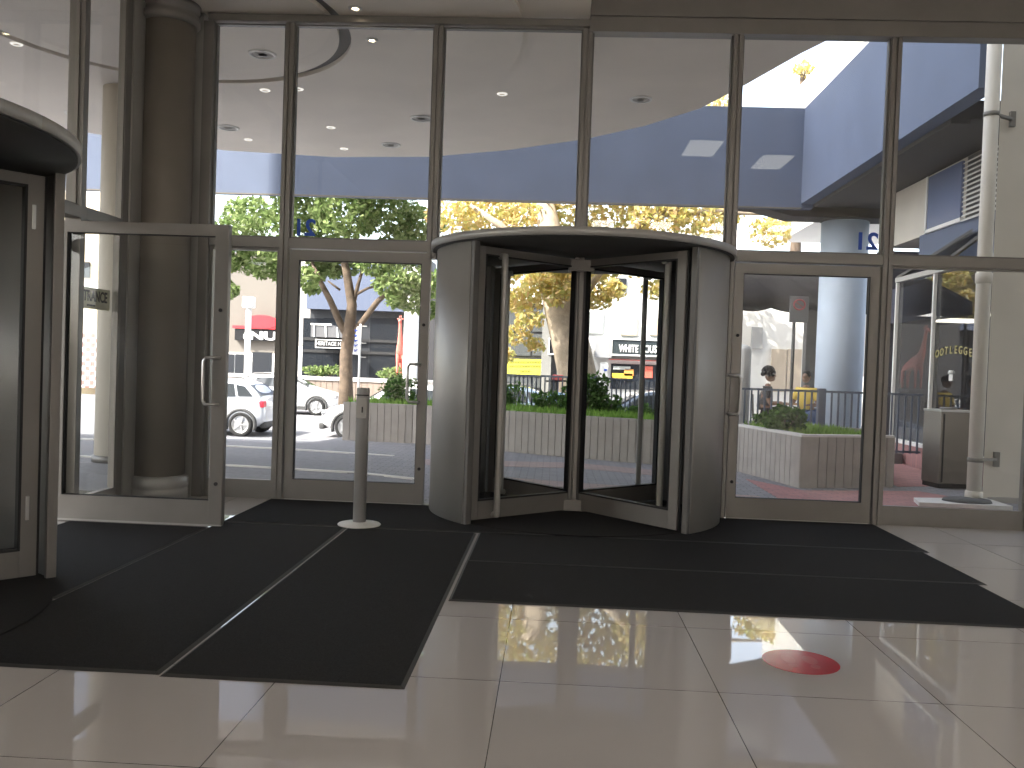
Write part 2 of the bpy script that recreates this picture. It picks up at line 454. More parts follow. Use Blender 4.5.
# open door leaf, swung 90 degrees into the lobby
d3 = setting('door_3', (-4.1, 7.3, 0))
b = B(); frame(b, -4.235, -2.745, .025, 2.545, 7.27, 7.33, .1, .115, .095, .2)
b.box(-2.862, -2.747, 7.265, 7.335, .025, 2.545, .004)
b.build('door_frame', ALU, d3)
frame(B(), -4.135, -2.852, .22, 2.455, 7.28, 7.32, .012, .012, .012, .012).build('gasket', BLACK, d3)
B().box(-4.125, -2.862, 7.297, 7.303, .23, 2.445).build('door_pane', GLASS, d3)
pull(B(), -2.91, 7.335, 1.04, 1.43, 1, .09).build('door_handle', STEEL, d3)
pull(B(), -2.91, 7.265, 1.04, 1.43, 1, -.06).build('door_handle', STEEL, d3)
B().tube([(-2.8, 7.268, 1.83), (-2.8, 7.255, 1.83)], .016, 10).tube([(-2.8, 7.268, .37), (-2.8, 7.255, .37)], .016, 10).build('lock', BLACK, d3)
B().box(-4.18, -2.75, 7.275, 7.325, .008, .03).build('bottom_seal', ALU_L, d3)

# ------------------------------------------------------------------ corner column
cc = thing('column', (-3.93, 8.66, 0), 'dark taupe round column in the glazed corner behind the open door', 'column')
B().lathe((-3.93, 8.66, 0), [(.25, .24), (.25, 4.72)], 40).build('shaft', TAUPE, cc)
B().lathe((-3.93, 8.66, 0), [(.29, 0), (.29, .1), (.275, .115), (.29, .125), (.29, .215), (.25, .24)], 40).build('plinth', ALU_L, cc)
B().lathe((-3.93, 8.66, 0), [(.25, 4.7), (.29, 4.72), (.29, 4.78), (.26, 4.80), (.26, 4.84), (.29, 4.86), (.29, 4.915)], 40).build('capital', ALU, cc)

# ------------------------------------------------------------------ revolving doors
def revolving_door(name, c, face, label, wing0, half=43.5, rc=1.512):
    """face: direction of the lobby-side opening; wing0: angle of the first wing."""
    R = 1.44
    t = thing(name, (c[0], c[1], 0), label, 'revolving door')
    B().arcwall(c, 1.42, rc, 0, 2*PI, 2.566, 2.635, 120).arcwall(c, .001, 1.45, 0, 2*PI, 2.62, 2.634, 60).build('canopy', ALU_L, t)
    B().lathe((c[0], c[1], 0), [(.0001, 2.556), (rc-.02, 2.556), (rc-.02, 2.5655), (.0001, 2.5655)], 96).build('drum_ceiling', BLACKISH, t)
    ha = math.radians(half)
    for s in (1, -1):
        a0, a1 = face+s*ha, face+s*(PI-ha)
        cp = B().arcwall(c, R-.025, R+.01, min(a0, a1), max(a0, a1), 0, 2.556, 40).build('curved_panel', ALU_L, t)
        B().arcwall(c, R-.035, R-.025, min(a0, a1), max(a0, a1), 0, 2.556, 40).build('dark_inner_skin', ALU_D, cp)  # dark skin added over the panel so the drum's inside isn't bright
        for a in (a0, a1):
            d = Vector((math.cos(a), math.sin(a), 0)); tg = Vector((-d.y, d.x, 0))
            cc_ = Vector((c[0], c[1], 1.284))
            B().obox(cc_+d*(R-.02), d*.03, tg*.02, Vector((0, 0, 1.284)), .004).build('post', ALU if half > 45 else ALU_D, t)
    B().cyl(c, 1.37, .0, .018, 72).build('floor_mat', MAT_C, t)
    B().cyl(c, .045, .012, 2.54, 20).build('center_shaft', ALU_D, t)
    cz = Vector((c[0], c[1], 0)); U = Vector((0, 0, 1))
    for k in range(4):
        a = wing0+k*PI/2; d = Vector((math.cos(a), math.sin(a), 0)); n = Vector((-d.y, d.x, 0))
        b = B()
        def bx(r0, r1, z0, z1, th=.024, bv=.003): b.obox(cz+d*(r0+r1)/2+U*(z0+z1)/2, d*(r1-r0)/2, n*th, U*(z1-z0)/2, bv)
        bx(1.245, 1.345, .03, 2.53); bx(.105, 1.245, 2.46, 2.53); bx(.105, 1.245, .03, .2)
        wg = b.build('wing', ALU, t)
        B().obox(cz+d*.0775+U*1.28, d*.0275, n*.024, U*1.25, .003).build('inner_stile', ALU_D, wg)
        B().obox(cz+d*.675+U*1.33, d*.575, n*.004, U*1.135).build('glass_pane', GLASS, wg)
        b = B()
        for r0, r1, z0, z1 in ((.100, .114, .2, 2.46), (1.232, 1.248, .2, 2.46), (.10, 1.248, 2.45, 2.464), (.10, 1.248, .195, .211)):
            b.obox(cz+d*(r0+r1)/2+U*(z0+z1)/2, d*(r1-r0)/2, n*.027, U*(z1-z0)/2)
        b.build('gasket', BLACK, wg)
        p = cz+d*1.06+n*.075
        B().tube([p-n*.07+U*2.46, p-n*.035+U*2.46, p+U*2.46, p+U*2.42, p+U*1.2, p+U*.10, p+U*.06, p-n*.035+U*.06, p-n*.07+U*.06], .03, 10).build('push_bar', ALU_L, wg)
        B().obox(cz+d*1.352+U*1.28, d*.012, n*.008, U*1.25).build('brush_seal', BLACK, wg)
        if half > 45:
            b = B()
            for z in (.46, 2.27): b.obox(cz+d*1.285+U*z-n*.027, d*.011, n*.006, U*.075, .004)
            b.build('flush_bolt', STEEL, wg)
    b = B().obox(cz+U*.075, Vector((.12, .0, 0)), Vector((0, .12, 0)), U*.055, .006)
    b.build('hub_box', ALU, t)
    B().obox(cz+U*2.47, Vector((.13, 0, 0)), Vector((0, .13, 0)), U*.055, .006).build('drive_box', ALU, t)
    return t
revolving_door('revolving_door', (.245, 8.91), -PI/2, 'silver revolving door in the middle of the glass front, fully in view', -PI/2+math.radians(43))
revolving_door('revolving_door', (-4.09, 4.36), 0, 'silver revolving door cut off by the left edge of the photo, in the left return wall', math.radians(50), 47.8, 1.466)

# ------------------------------------------------------------------ floor mats
def fmat(x0, x1, y0, y1, label, h=.012):
    t = thing('entrance_mat', ((x0+x1)/2, (y0+y1)/2, 0), label, 'mat')
    B().box(x0+.018, x1-.018, y0+.018, y1-.018, .001, h, .002).build('pile', MAT_C, t)
    b = B(); e = .02
    for p in ([(x0, y0), (x1, y0), (x1-e, y0+e), (x0+e, y0+e)], [(x1, y0), (x1, y1), (x1-e, y1-e), (x1-e, y0+e)],
              [(x1, y1), (x0, y1), (x0+e, y1-e), (x1-e, y1-e)], [(x0, y1), (x0, y0), (x0+e, y0+e), (x0+e, y1-e)]):
        v = [b.bm.verts.new((x, y, .001 if i < 2 else h)) for i, (x, y) in enumerate(p)]; b.bm.faces.new(v)
        w = [b.bm.verts.new((x, y, 0)) for i, (x, y) in enumerate(p)]; b.bm.faces.new(w[::-1])
    b.build('rubber_edge', MAT_E, t)
    return t
fmat(-1.722, -.61, 3.86, 7.5, 'black entrance mat running towards the camera below the white post')
fmat(-2.845, -1.732, 3.88, 7.5, 'black entrance mat running towards the camera, left of the one with the post')
fmat(-4.05, -2.85, 4.98, 7.24, 'black entrance mat under the open glass door by the left wall')
fmat(-4.05, -2.85, 3.0, 4.965, 'black entrance mat in front of the left revolving door')
fmat(-.592, 3.09, 5.34, 6.425, 'long black entrance mat across the floor, nearest to the red floor sticker')
fmat(-.59, 3.16, 6.43, 7.535, 'long black entrance mat just behind the front crosswise mat')
fmat(-2.84, 3.22, 7.545, 8.835, 'wide black mat along the foot of the doors, under the revolving door')

# red round floor sticker
st = thing('floor_sticker', (1.31, 4.52, 0), 'round red sticker on the pale floor tiles', 'sticker')
B().cyl((1.31, 4.52), .19, .0003, .0016, 48).build('disc', RED, st)
b = B()
for sx in (-.055, .055):
    b.lathe((1.31+sx, 4.55, 0), [(.035, .0014), (.035, .0022)], 20, ey=1.9); b.lathe((1.31+sx, 4.45, 0), [(.024, .0014), (.024, .0022)], 16, ey=1.2)
b.build('footprints', mat('pale_red', (.54, .06, .06), .15), st)

# ------------------------------------------------------------------ white post with a disc base
ps = thing('sanitizer_post', (-1.65, 7.62, .012), 'white round post with a disc base standing on the black mats', 'post')
cx, cyy = -1.65, 7.62
B().lathe((cx, cyy, .012), [(.0001, 0), (.185, 0), (.188, .006), (.18, .014), (.075, .024), (.06, .03), (.0001, .03)], 40).build('base', WHITEP, ps)
B().lathe((cx, cyy, .012), [(.056, .028), (.056, 1.19), (.053, 1.2), (.0001, 1.2)], 28).build('shaft', mat('white_powder_coat', (.33, .325, .32), .4), ps)
b = B().box(cx-.046, cx+.046, cyy-.066, cyy-.048, .95, 1.13, .004); b.build('dispenser_panel', ALU_L, ps)
B().box(cx+.004, cx+.016, cyy-.069, cyy-.064, 1.0, 1.05).build('slot', BLACK, ps)
B().box(cx-.057, cx+.057, cyy-.06, cyy-.03, 1.145, 1.155).build('trim_band', BLACK, ps)

# ------------------------------------------------------------------ lights and grilles of the soffit
def zc(x, y):
    r = math.hypot(x-RC[0], y-RC[1])
    if r < 1.9 or 2.03 < r < 3.87: return CEIL
    if r < 4.66: return CEIL+.04
    return CEIL+.09
RING = mat('glow_ring', (1, .95, .88), .4, emit=.55)  # trim rings of the unlit downlights given a glow to read bright
LAMP = mat('warm_lamp', (1, .82, .55), .5, emit=DOWN_EMIT)
def downlight(x, y, label, lit=True, r=.055):
    z = zc(x, y)
    t = thing('downlight', (x, y, z), label, 'light', 'recessed downlights')
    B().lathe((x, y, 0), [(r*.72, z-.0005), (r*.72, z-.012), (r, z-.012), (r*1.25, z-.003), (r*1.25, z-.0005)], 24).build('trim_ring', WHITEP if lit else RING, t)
    B().cyl((x, y), r*(.5 if lit else .72), z-.006, z-.002, 20).build('lamp', LAMP if lit else SOFFIT, t)
downlight(-2.08, 8.68, 'lit recessed downlight in the ceiling inside the glass front')
downlight(-2.09, 9.53, 'lit recessed downlight just outside, beside the curved ceiling groove')
downlight(-3.42, 11.3, 'recessed downlight outside, just beyond the curved groove to the left of the second mullion', False)
downlight(-3.88, 11.38, 'recessed downlight outside in the narrow left bay, below the groove', False)
downlight(-3.5, 13.29, 'recessed downlight outside in the middle of the soffit over the left door', False)
downlight(-3.67, 14.82, 'recessed downlight near the canopy edge over the left door', False)
downlight(-5.15, 14.35, 'recessed downlight near the canopy edge in the narrow left bay', False)
downlight(-.79, 11.46, 'small recessed downlight outside in the bay left of the central mullion', False)
downlight(-6.25, 9.85, 'recessed downlight outside, seen through the upper left return pane', False)
def grille(x, y, label, r=.16):
    z = zc(x, y)
    t = thing('ceiling_speaker', (x, y, z), label, 'speaker', 'round ceiling speakers')
    B().lathe((x, y, 0), [(r*.78, z-.001), (r*.78, z-.016), (r*.95, z-.016), (r, z-.004), (r, z-.001)], 32).build('rim', WHITEP, t)
    b = B().cyl((x, y), r*.78, z-.006, z-.002, 28)
    for k in (.25, .5): b.lathe((x, y, 0), [(r*k, z-.009), (r*k+.012, z-.009), (r*k+.012, z-.005), (r*k, z-.005)], 24)
    b.build('mesh_cover', mat('grille_grey', (.5, .48, .45), .7), t)
grille(-3.46, 10.03, 'round ceiling speaker inside the curved groove, narrow left bay')
grille(-5.14, 13.43, 'round ceiling speaker further out in the narrow left bay', .17)
grille(-2.02, 12.68, 'round ceiling speaker at the right side of the bay over the left door', .17)
grille(-2.8, 14.46, 'round ceiling speaker close to the canopy edge over the left door')
grille(1.02, 11.72, 'round ceiling speaker in the bay right of the central mullion', .15)
grille(-7.3, 13.0, 'round ceiling speaker seen through the narrow left return pane', .17)

PANEL = mat('fill_panel', (1, .955, .91), .5, emit=PANEL_EMIT)
k = 0
PANEL_DIM = mat('light_panel_dim', (1, .97, .85), .5, emit=2.6)
for x, y in [(3.95, 1.0), (2.5, 1.9)]+[(1.2+1.6*i, -6.6-1.7*j) for i in range(4) for j in range(4)]:  # front pair shows mirrored in the glazing; the rear grid is added fill
    t = thing('ceiling_light', (x, y, 5.45), 'rectangular light panel behind the camera, front pair mirrored in the glass, others added as fill', 'light', 'lobby ceiling light panels')
    frame_b = B().box(x-.32, x+.32, y-.62, y-.59, 5.42, 5.449).box(x-.32, x+.32, y+.59, y+.62, 5.42, 5.449).box(x-.32, x-.29, y-.59, y+.59, 5.42, 5.449).box(x+.29, x+.32, y-.59, y+.59, 5.42, 5.449)
    frame_b.build('frame', WHITEP, t)
    B().box(x-.29, x+.29, y-.59, y+.59, 5.435, 5.448).build('diffuser', PANEL_DIM if y > 0 else PANEL, t)
for x, y in [(-3.2+1.4*i, -6.6-1.7*j) for i in range(3) for j in range(4)]:  # more unseen panels, added to light the facade from behind
    t = thing('ceiling_light', (x, y, CEIL+.09), 'rectangular light panel behind the camera, front pair mirrored in the glass, others added as fill', 'light', 'lobby ceiling light panels')
    z = CEIL+.09
    B().box(x-.32, x+.32, y-.62, y-.59, z-.03, z-.001).box(x-.32, x+.32, y+.59, y+.62, z-.03, z-.001).box(x-.32, x-.29, y-.59, y+.59, z-.03, z-.001).box(x+.29, x+.32, y-.59, y+.59, z-.03, z-.001).build('frame', WHITEP, t)
    B().box(x-.29, x+.29, y-.59, y+.59, z-.015, z-.002).build('diffuser', PANEL, t)

# ================================================================== OUTSIDE
def sm(a, b, x):
    t = max(0, min(1, (x-a)/(b-a))); return t*t*(3-2*t)
def gz(x, y):
    drop = -min(.78, max(0, (y-14.8)*.085))
    return -.012+drop*sm(-3.75, -4.7, x) if y < 19.5 else (-.012+drop*sm(-3.75, -4.7, x)*1.0 + (drop*(1-sm(-3.75, -4.7, x)))*sm(19.5, 21, y)*(1-sm(3.2, 4.0, x)))
b = B(); xs = [-40, -30, -20, -14, -10, -8, -6, -5.2]+[-4.8+.1*i for i in range(13)]+[-3, -2, -1, 0, 1, 2, 3, 3.2, 3.4, 3.6, 3.8, 4, 5, 6, 8, 12, 20, 40]
ys = [8.98, 10, 11, 12, 12.8]+[13.2+.4*i for i in range(26)]+[24, 26, 30, 36, 44, 60, 90]
vs = [[b.bm.verts.new((x, y, gz(x, y))) for x in xs] for y in ys]
for j in range(len(ys)-1):
    for i in range(len(xs)-1): b.bm.faces.new((vs[j][i], vs[j][i+1], vs[j+1][i+1], vs[j+1][i]))
struct(b.build('ground', ASPH))
# pavers in front of the doors and the red bands
def slab(poly, z0, z1, m, name='paving_band'):
    return struct(B().prism(poly, z0, z1).build(name, m))
slab([(-1.6, 8.99), (2.6, 8.99), (2.5, 13.45), (1.5, 13.8), (-.9, 14.95), (-2.4, 15.6), (-3.6, 15.7), (-2.6, 11.2), (-1.7, 10.9)], -.03, -.004, PAVE_G, 'paving_grey')
slab([(2.6, 8.99), (5.2, 8.99), (6.0, 12.2), (6.05, 17.5), (4.6, 17.5), (3.3, 14.2), (2.5, 13.45)], -.03, -.004, PAVE_G, 'paving_grey')
slab([(-1.75, 12.4), (.4, 12.75), (2.5, 11.75), (2.5, 12.4), (.4, 13.45), (-1.9, 13.1)], -.004, 0, PAVE_P, 'paving_red')
slab([(-1.2, 11.0), (2.5, 10.1), (2.5, 10.6), (-1.2, 11.55)], -.004, 0, PAVE_P, 'paving_red')
slab([(4.7, 12.1), (6.0, 12.6), (6.02, 17.4), (5.1, 16.6), (4.9, 14)], -.004, 0, PAVE_R, 'paving_red')
slab([(2.7, 10.2), (4.9, 10.0), (5.2, 11.0), (4.8, 11.7), (3.2, 11.3), (2.7, 12.3)], -.004, 0, PAVE_R, 'paving_red')
# kerb lines on the drop-off lane
def kerb(pts, w, label, m=KERB, h=.05):
    b = B()
    for (x0, y0), (x1, y1) in zip(pts[:-1], pts[1:]):
        d = Vector((x1-x0, y1-y0, 0)).normalized(); n = Vector((-d.y, d.x, 0))*w/2
        z0, z1 = gz(x0, y0), gz(x1, y1)
        v = []
        for (x, y, z) in ((x0, y0, z0), (x1, y1, z1)):
            for s in (1, -1):
                for hz in (-.02, h): v.append(b.bm.verts.new((x+s*n.x, y+s*n.y, z+hz)))
        for f in ((0, 1, 5, 4), (2, 3, 7, 6), (1, 3, 7, 5), (0, 1, 3, 2), (4, 5, 7, 6)): b.bm.faces.new([v[i] for i in f])
    return tag(b.build('kerb', m), label, 'kerb')
kerb([(-9, 11.95), (-6, 11.75), (-4.5, 11.5), (-2.5, 11.25), (-1.6, 10.85)], .07, 'pale kerb line nearest the doors, across the driveway', h=.02)
kerb([(-12, 14.3), (-8, 14.1), (-5.3, 13.9), (-3.9, 13.75), (-2.4, 13.4)], .07, 'pale kerb line further out, below the parked cars', h=.02)

# ------------------------------------------------------------------ ribbed concrete planters
def ribbed(b, line, z0, z1, pitch=.13, groove=.011):
    """board-marked wall along line (outer face on the right-hand side going along it)."""
    top = []
    for (x0, y0), (x1, y1) in zip(line[:-1], line[1:]):
        L = math.hypot(x1-x0, y1-y0); n = max(1, round(L/pitch)); d = Vector(((x1-x0)/L, (y1-y0)/L, 0)); nr = Vector((d.y, -d.x, 0))
        for k in range(n):
            a = Vector((x0, y0, 0))+d*L*k/n+d*groove*.5; e = Vector((x0, y0, 0))+d*L*(k+1)/n-d*groove*.5
            p = [a+nr*.0, e+nr*.0, e-nr*.14, a-nr*.14]
            b.prism([(q.x, q.y) for q in p], z0, z1)
            p = [a-nr*.014-d*groove, a-nr*.014, a-nr*.12, a-nr*.12-d*groove]
            b.prism([(q.x, q.y) for q in p], z0, z1)
def inset(line, dist):
    out = []
    for i, (x, y) in enumerate(line):
        a = Vector(line[max(i-1, 0)]); c = Vector(line[min(i+1, len(line)-1)]); d = (c-a).normalized(); out.append((x-d.y*dist, y+d.x*dist))
    return out
rnd = random.Random(7)
def grass(b, poly_fn, n, h, z, spread=.05):
    for _ in range(n):
        x, y = poly_fn(); hh = h*rnd.uniform(.4, 1.2); a = rnd.uniform(0, PI); w = .012*rnd.uniform(.7, 1.6)
        dx, dy = math.cos(a)*w, math.sin(a)*w; lx, ly = rnd.uniform(-spread, spread), rnd.uniform(-spread, spread)
        v = [b.bm.verts.new(p) for p in ((x-dx, y-dy, z), (x+dx, y+dy, z), (x+lx*.5+dx*.7, y+ly*.5+dy*.7, z+hh*.6), (x+lx, y+ly, z+hh))]
        b.bm.faces.new(v)
def leafcloud(b, blobs, n, size, seed, shell=.55, flat=0):
    R = random.Random(seed)
    wts = [(rx*ry*rz)**.6 for _, (rx, ry, rz) in blobs]
    for _ in range(n):
        (c, (rx, ry, rz)) = R.choices(blobs, wts)[0]
        while True:
            p = Vector((R.uniform(-1, 1), R.uniform(-1, 1), R.uniform(-1, 1)))
            if shell < p.length < 1: break
        p = Vector(c)+Vector((p.x*rx, p.y*ry, p.z*rz))
        u = Vector((R.gauss(0, 1), R.gauss(0, 1), R.gauss(0, 1)-flat)).normalized(); w = u.orthogonal().normalized()
        w = (w*math.cos(R.random()*6.28)+u.cross(w)*math.sin(R.random()*6.28)).normalized(); q = u.cross(w)
        s = size*R.uniform(.6, 1.35)
        v = [b.bm.verts.new(p+k) for k in (-w*s*.55, q*s*.32-u*s*.08, w*s*.6, -q*s*.32-u*s*.08)]
        b.bm.faces.new(v)

lineC = [(-3.78, 15.8), (-2.48, 15.62), (-1.6, 15.27), (-.82, 14.82), (.4, 14.2), (1.55, 13.7), (2.45, 13.45)]
pc = thing('planter', (-.8, 15.5, 0), 'long curved planter of board-marked concrete seen through the left and revolving doors', 'planter')
b = B(); ribbed(b, lineC, -.35, .68)
backC = inset(lineC, 1.7)
b.prism([lineC[0], (lineC[0][0]+.14, lineC[0][1]), (backC[0][0]+.14, backC[0][1]), backC[0]], -.35, .68)
b.prism([lineC[-1], backC[-1], (backC[-1][0]-.14, backC[-1][1]), (lineC[-1][0]-.14, lineC[-1][1])], -.2, .68)
b.build('ribbed_wall', RIB, pc)
i1 = inset(lineC, .1)
b = B()
for i in range(len(lineC)-1): b.prism([i1[i], i1[i+1], backC[i+1], backC[i]], -.3, .6)
b.build('soil', SOIL, pc)
def on_c():
    i = rnd.randrange(len(lineC)-1); t = rnd.random(); s = rnd.random()**1.3
    a = Vector(i1[i]).lerp(Vector(i1[i+1]), t); c = Vector(backC[i]).lerp(Vector(backC[i+1]), t); p = a.lerp(c, s)
    return p.x, p.y
b = B(); grass(b, on_c, 7000, .16, .6)
tag(b.build('planter_grass', GRASS), 'bright low grass growing along the curved planter', 'grass', kind='stuff')

lineR = [(2.72, 13.4), (3.23, 11.51), (4.61, 12.02)]
pr = thing('planter', (3.8, 12.9, 0), 'angular concrete planter with a bush in it outside the right glass door', 'planter')
b = B(); ribbed(b, lineR, -.1, .66)
b.prism([(4.61, 12.02), (4.9, 14.0), (4.76, 14.0), (4.47, 12.06)], -.1, .66)
b.prism([(4.9, 14.0), (2.6, 14.3), (2.6, 14.16), (4.9, 13.86)], -.1, .66)
b.prism([(2.72, 13.4), (2.6, 14.2), (2.74, 14.2), (2.86, 13.4)], -.1, .66)
b.build('ribbed_wall', RIB, pr)
b = B().prism([(2.72+.01, 13.4), (3.23, 11.515), (4.6, 12.03), (4.625, 12.15), (3.33, 11.68), (2.87, 13.43)], .66, .69); b.build('coping', KERB, pr)
B().prism([(2.86, 13.4), (3.32, 11.7), (4.5, 12.15), (4.75, 13.85), (2.75, 14.15)], -.05, .6).build('soil', SOIL, pr)
B().box(4.12, 4.34, 11.8, 11.865, .27, .47).build('access_plate', mat('grey_plate', (.5, .47, .44), .6), pr) if False else None
pl = B().obox(Vector((4.2, 11.86, .36)), Vector((.115, .0425, 0)), Vector((-.0035, .0094, 0)), Vector((0, 0, .1)), .003); pl.build('access_plate', KERB, pr)
b = B(); grass(b, lambda: (lambda s, t: (2.95+s*1.2+.35*t, 13.9-t*1.75+s*.15))(rnd.random(), rnd.random()), 2600, .13, .6)
tag(b.build('planter_grass', GRASS), 'low grass growing in the angular right planter', 'grass', kind='stuff')

def bush(name, c, r, n, size, label, seed, m=LEAF_H, stems=5, cat='bush', shell=.3):
    t = thing(name, c, label, cat)
    c = Vector(c); R = random.Random(seed)
    b = B()
    for k in range(stems):
        a = 2*PI*k/stems+R.random(); q = Vector((math.cos(a)*r[0]*.6, math.sin(a)*r[1]*.6, r[2]*1.5))
        b.tube([c, c+q*.4+Vector((0, 0, .02)), c+q], [.014, .01, .005], 6)
    b.build('stem', BARK, t)
    b = B(); bl = [(c+Vector((0, 0, r[2]*1.05)), r)]
    for k in range(7):
        a = R.uniform(0, 6.28); s = R.uniform(.35, .6)
        bl.append((c+Vector((math.cos(a)*r[0]*.6, math.sin(a)*r[1]*.6, r[2]*R.uniform(.6, 1.8))), (r[0]*s, r[1]*s, r[2]*s)))
    leafcloud(b, bl, n, size, seed, shell)
    b.build('foliage', m, t)
    return t
bush('leafy_bush', (3.3, 12.6, .6), (.3, .28, .2), 620, .085, 'dark leafy bush in the angular right planter, in front of the seated pair', 3)
bush('leafy_bush', (3.25, 13.55, .6), (.2, .2, .12), 250, .07, 'small low bush at the left end of the right planter', 4)
p = at(583, 405, 15.7); bush('leafy_bush', (p.x, p.y, .6), (.42, .3, .36), 900, .085, 'dark hedge bush in front of the plane tree behind the curved planter', 5)
p = at(608, 408, 15.6); bush('leafy_bush', (p.x, p.y, .6), (.3, .3, .2), 500, .08, 'low dark bush right of the tree hedge bush', 6)
p = at(552, 404, 16.0); bush('leafy_bush', (p.x, p.y, .6), (.4, .3, .2), 500, .08, 'low green bush left of the plane tree trunk', 8)
p = at(510, 404, 16.3); bush('leafy_bush', (p.x, p.y, .6), (.3, .3, .26), 450, .08, 'green bush at the left end of the middle fence', 9)
p = at(640, 412, 15.2); bush('leafy_bush', (p.x, p.y, .6), (.3, .25, .12), 300, .07, 'low green bush at the right end of the middle fence', 10)
p = at(400, 402, 16.6); bush('leafy_bush', (p.x, p.y, .55), (.42, .4, .3), 700, .08, 'sprawling green bush on the left end of the curved planter', 12)
p = at(398, 384, 16.8); bush('leafy_bush', (p.x, p.y, .6), (.16, .16, .3), 160, .06, 'thin twiggy shrub with pale blooms by the white pillar', 13)

# ------------------------------------------------------------------ railings
FENCE = mat('railing_paint', (.10, .12, .17), .5, .2)
def railing(label, p0, p1, z0, z1, spacing, posts, lbl=None):
    p0 = Vector((*p0, 0)); p1 = Vector((*p1, 0)); L = (p1-p0).length; d = (p1-p0)/L; U = Vector((0, 0, 1))
    t = thing('railing', tuple((p0+p1)/2+U*z0), label, 'railing')
    for z in (z1-.02, z0+.09): B().bar(p0+U*z, p1+U*z, .035, .035).build('rail', FENCE, t)
    n = min(99, int(L/spacing)); first = None
    for k in range(n):
        q = p0+d*(L*(k+.5)/n)
        if first is None:
            first = B().box(q.x-.013, q.x+.013, q.y-.013, q.y+.013, z0+.06, z1).build('bar', FENCE, t); q0 = q
        else:
            c = first.copy(); c.location = q-q0; COL.objects.link(c); c.parent = t
    for s in posts:
        q = p0+d*s
        B().box(q.x-.06, q.x+.06, q.y-.06, q.y+.06, z0-.02, z1+.03, .006).build('post', FENCE, t)
railing('dark steel railing behind the curved planter, seen through the revolving door', (-1.1, 17.0), (2.45, 15.9), .6, at(580, 376.5, 16.5).z, .085, (.03, 1.95, 3.6))
railing('blue-grey steel railing behind the right planter, between the seated pair and the doors', (2.75, 14.5), (6.0, 14.6), .18, at(840, 391, 14.5).z, .105, (1.62,))

# ------------------------------------------------------------------ raised blue walkway round the forecourt
wk = thing('elevated_walkway', (5.1, 18.6, 5.0), 'blue-grey elevated walkway wrapping round the forecourt above the column', 'walkway')
B().box(-30, 5.25, 18.6, 18.85, 4.92, 6.98).build('front_parapet', BLUEW, wk)
B().box(5.0, 5.25, 10.96, 18.6, 5.0, 6.98).build('side_parapet', BLUEW, wk)
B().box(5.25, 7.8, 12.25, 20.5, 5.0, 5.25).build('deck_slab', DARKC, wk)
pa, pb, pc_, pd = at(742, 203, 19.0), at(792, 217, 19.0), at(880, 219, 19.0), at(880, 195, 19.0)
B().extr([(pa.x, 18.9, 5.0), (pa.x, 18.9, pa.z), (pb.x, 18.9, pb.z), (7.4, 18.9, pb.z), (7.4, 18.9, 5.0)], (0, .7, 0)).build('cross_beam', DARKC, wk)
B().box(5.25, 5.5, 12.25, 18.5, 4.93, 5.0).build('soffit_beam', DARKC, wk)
B().box(-30, 5.0, 18.58, 18.62, 4.895, 4.925).build('drip_edge', BEIGE, wk)
cq = at(845.5, 217, 19.25)
cl_ = thing('column', (cq.x, 19.25, 0), 'pale blue-grey round column under the corner of the elevated walkway', 'column')
B().lathe((cq.x, 19.25, -.02), [(.485, 0), (.485, cq.z-.1)], 40).build('shaft', mat('pale_blue_paint', (.42, .49, .58), .7, noise=.06, nscale=2), cl_)
B().lathe((cq.x, 19.25, -.02), [(.485, cq.z-.1), (.52, cq.z-.08), (.52, cq.z-.05)], 40).build('head', DARKC, cl_)
# upper white building and tree seen over the parapet
uw = thing('white_building', (12, 27, -1), 'white upper storey building behind the corner of the walkway', 'building')
B().box(6.4, 9.2, 20.6, 26, 5.3, 9.3).build('wall', WHITEP, uw)
B().lathe((6.25, 17.3, 0), [(.5, 5.2), (.5, 9.5)], 32).build('round_pier', WHITEP, uw)

# white column outside the left return
wcx = at(122, 250, 11.5).x
wc = thing('column', (wcx, 11.5, 0), 'cream round column outside the left return glazing', 'column')
B().lathe((wcx, 11.5, -.012), [(.28, .08), (.28, CEIL+.09)], 36).build('shaft', PLASTER, wc)
B().lathe((wcx, 11.5, -.012), [(.31, 0), (.31, .08), (.28, .09)], 36).build('plinth', ALU_D, wc)

# ------------------------------------------------------------------ right pier, downpipe, bin
pi = thing('pier', (6.0, 11.3, 0), 'wide cream plastered pier at the right edge behind the downpipe', 'pier')
B().prism([(5.265, 10.95), (8, 10.95), (8, 12.2), (5.93, 12.2)], -.02, 7.4).build('wall', PLASTER, pi)
B().box(5.33, 8.0, 10.9, 10.96, -.02, .06).build('skirting', mat('grey_skirt', (.4, .38, .35), .8), pi)
dp = thing('downpipe', (5.07, 10.75, 0), 'cream downpipe standing clear of the pier at the right', 'pipe')
B().tube([(5.07, 10.75, -.01), (5.07, 10.75, 2.5), (5.07, 10.75, 7.2)], .083, 20).build('pipe', PLASTER, dp)
B().lathe((5.07, 10.75, 0), [(.083, 2.62), (.095, 2.63), (.095, 2.74), (.083, 2.75)], 20).build('joint', PLASTER, dp)
B().lathe((5.07, 10.75, 0), [(.083, .02), (.1, .02), (.1, .14), (.083, .15)], 20).build('joint', PLASTER, dp)
for z in (.52, 4.62):
    bb = B().lathe((5.07, 10.75, 0), [(.083, z-.025), (.09, z-.025), (.09, z+.025), (.083, z+.025)], 20)
    bb.bar((5.07+.08, 10.77, z), (5.4, 10.93, z), .05, .03); bb.box(5.37, 5.43, 10.9, 10.95, z-.09, z+.09)
    bb.build('bracket', mat('bracket_grey', (.2, .19, .17), .6, .4), dp)
gb = thing('gully_slab', (4.65, 10.4, 0), 'low concrete slab with a dark drain cover at the foot of the downpipe', 'slab')
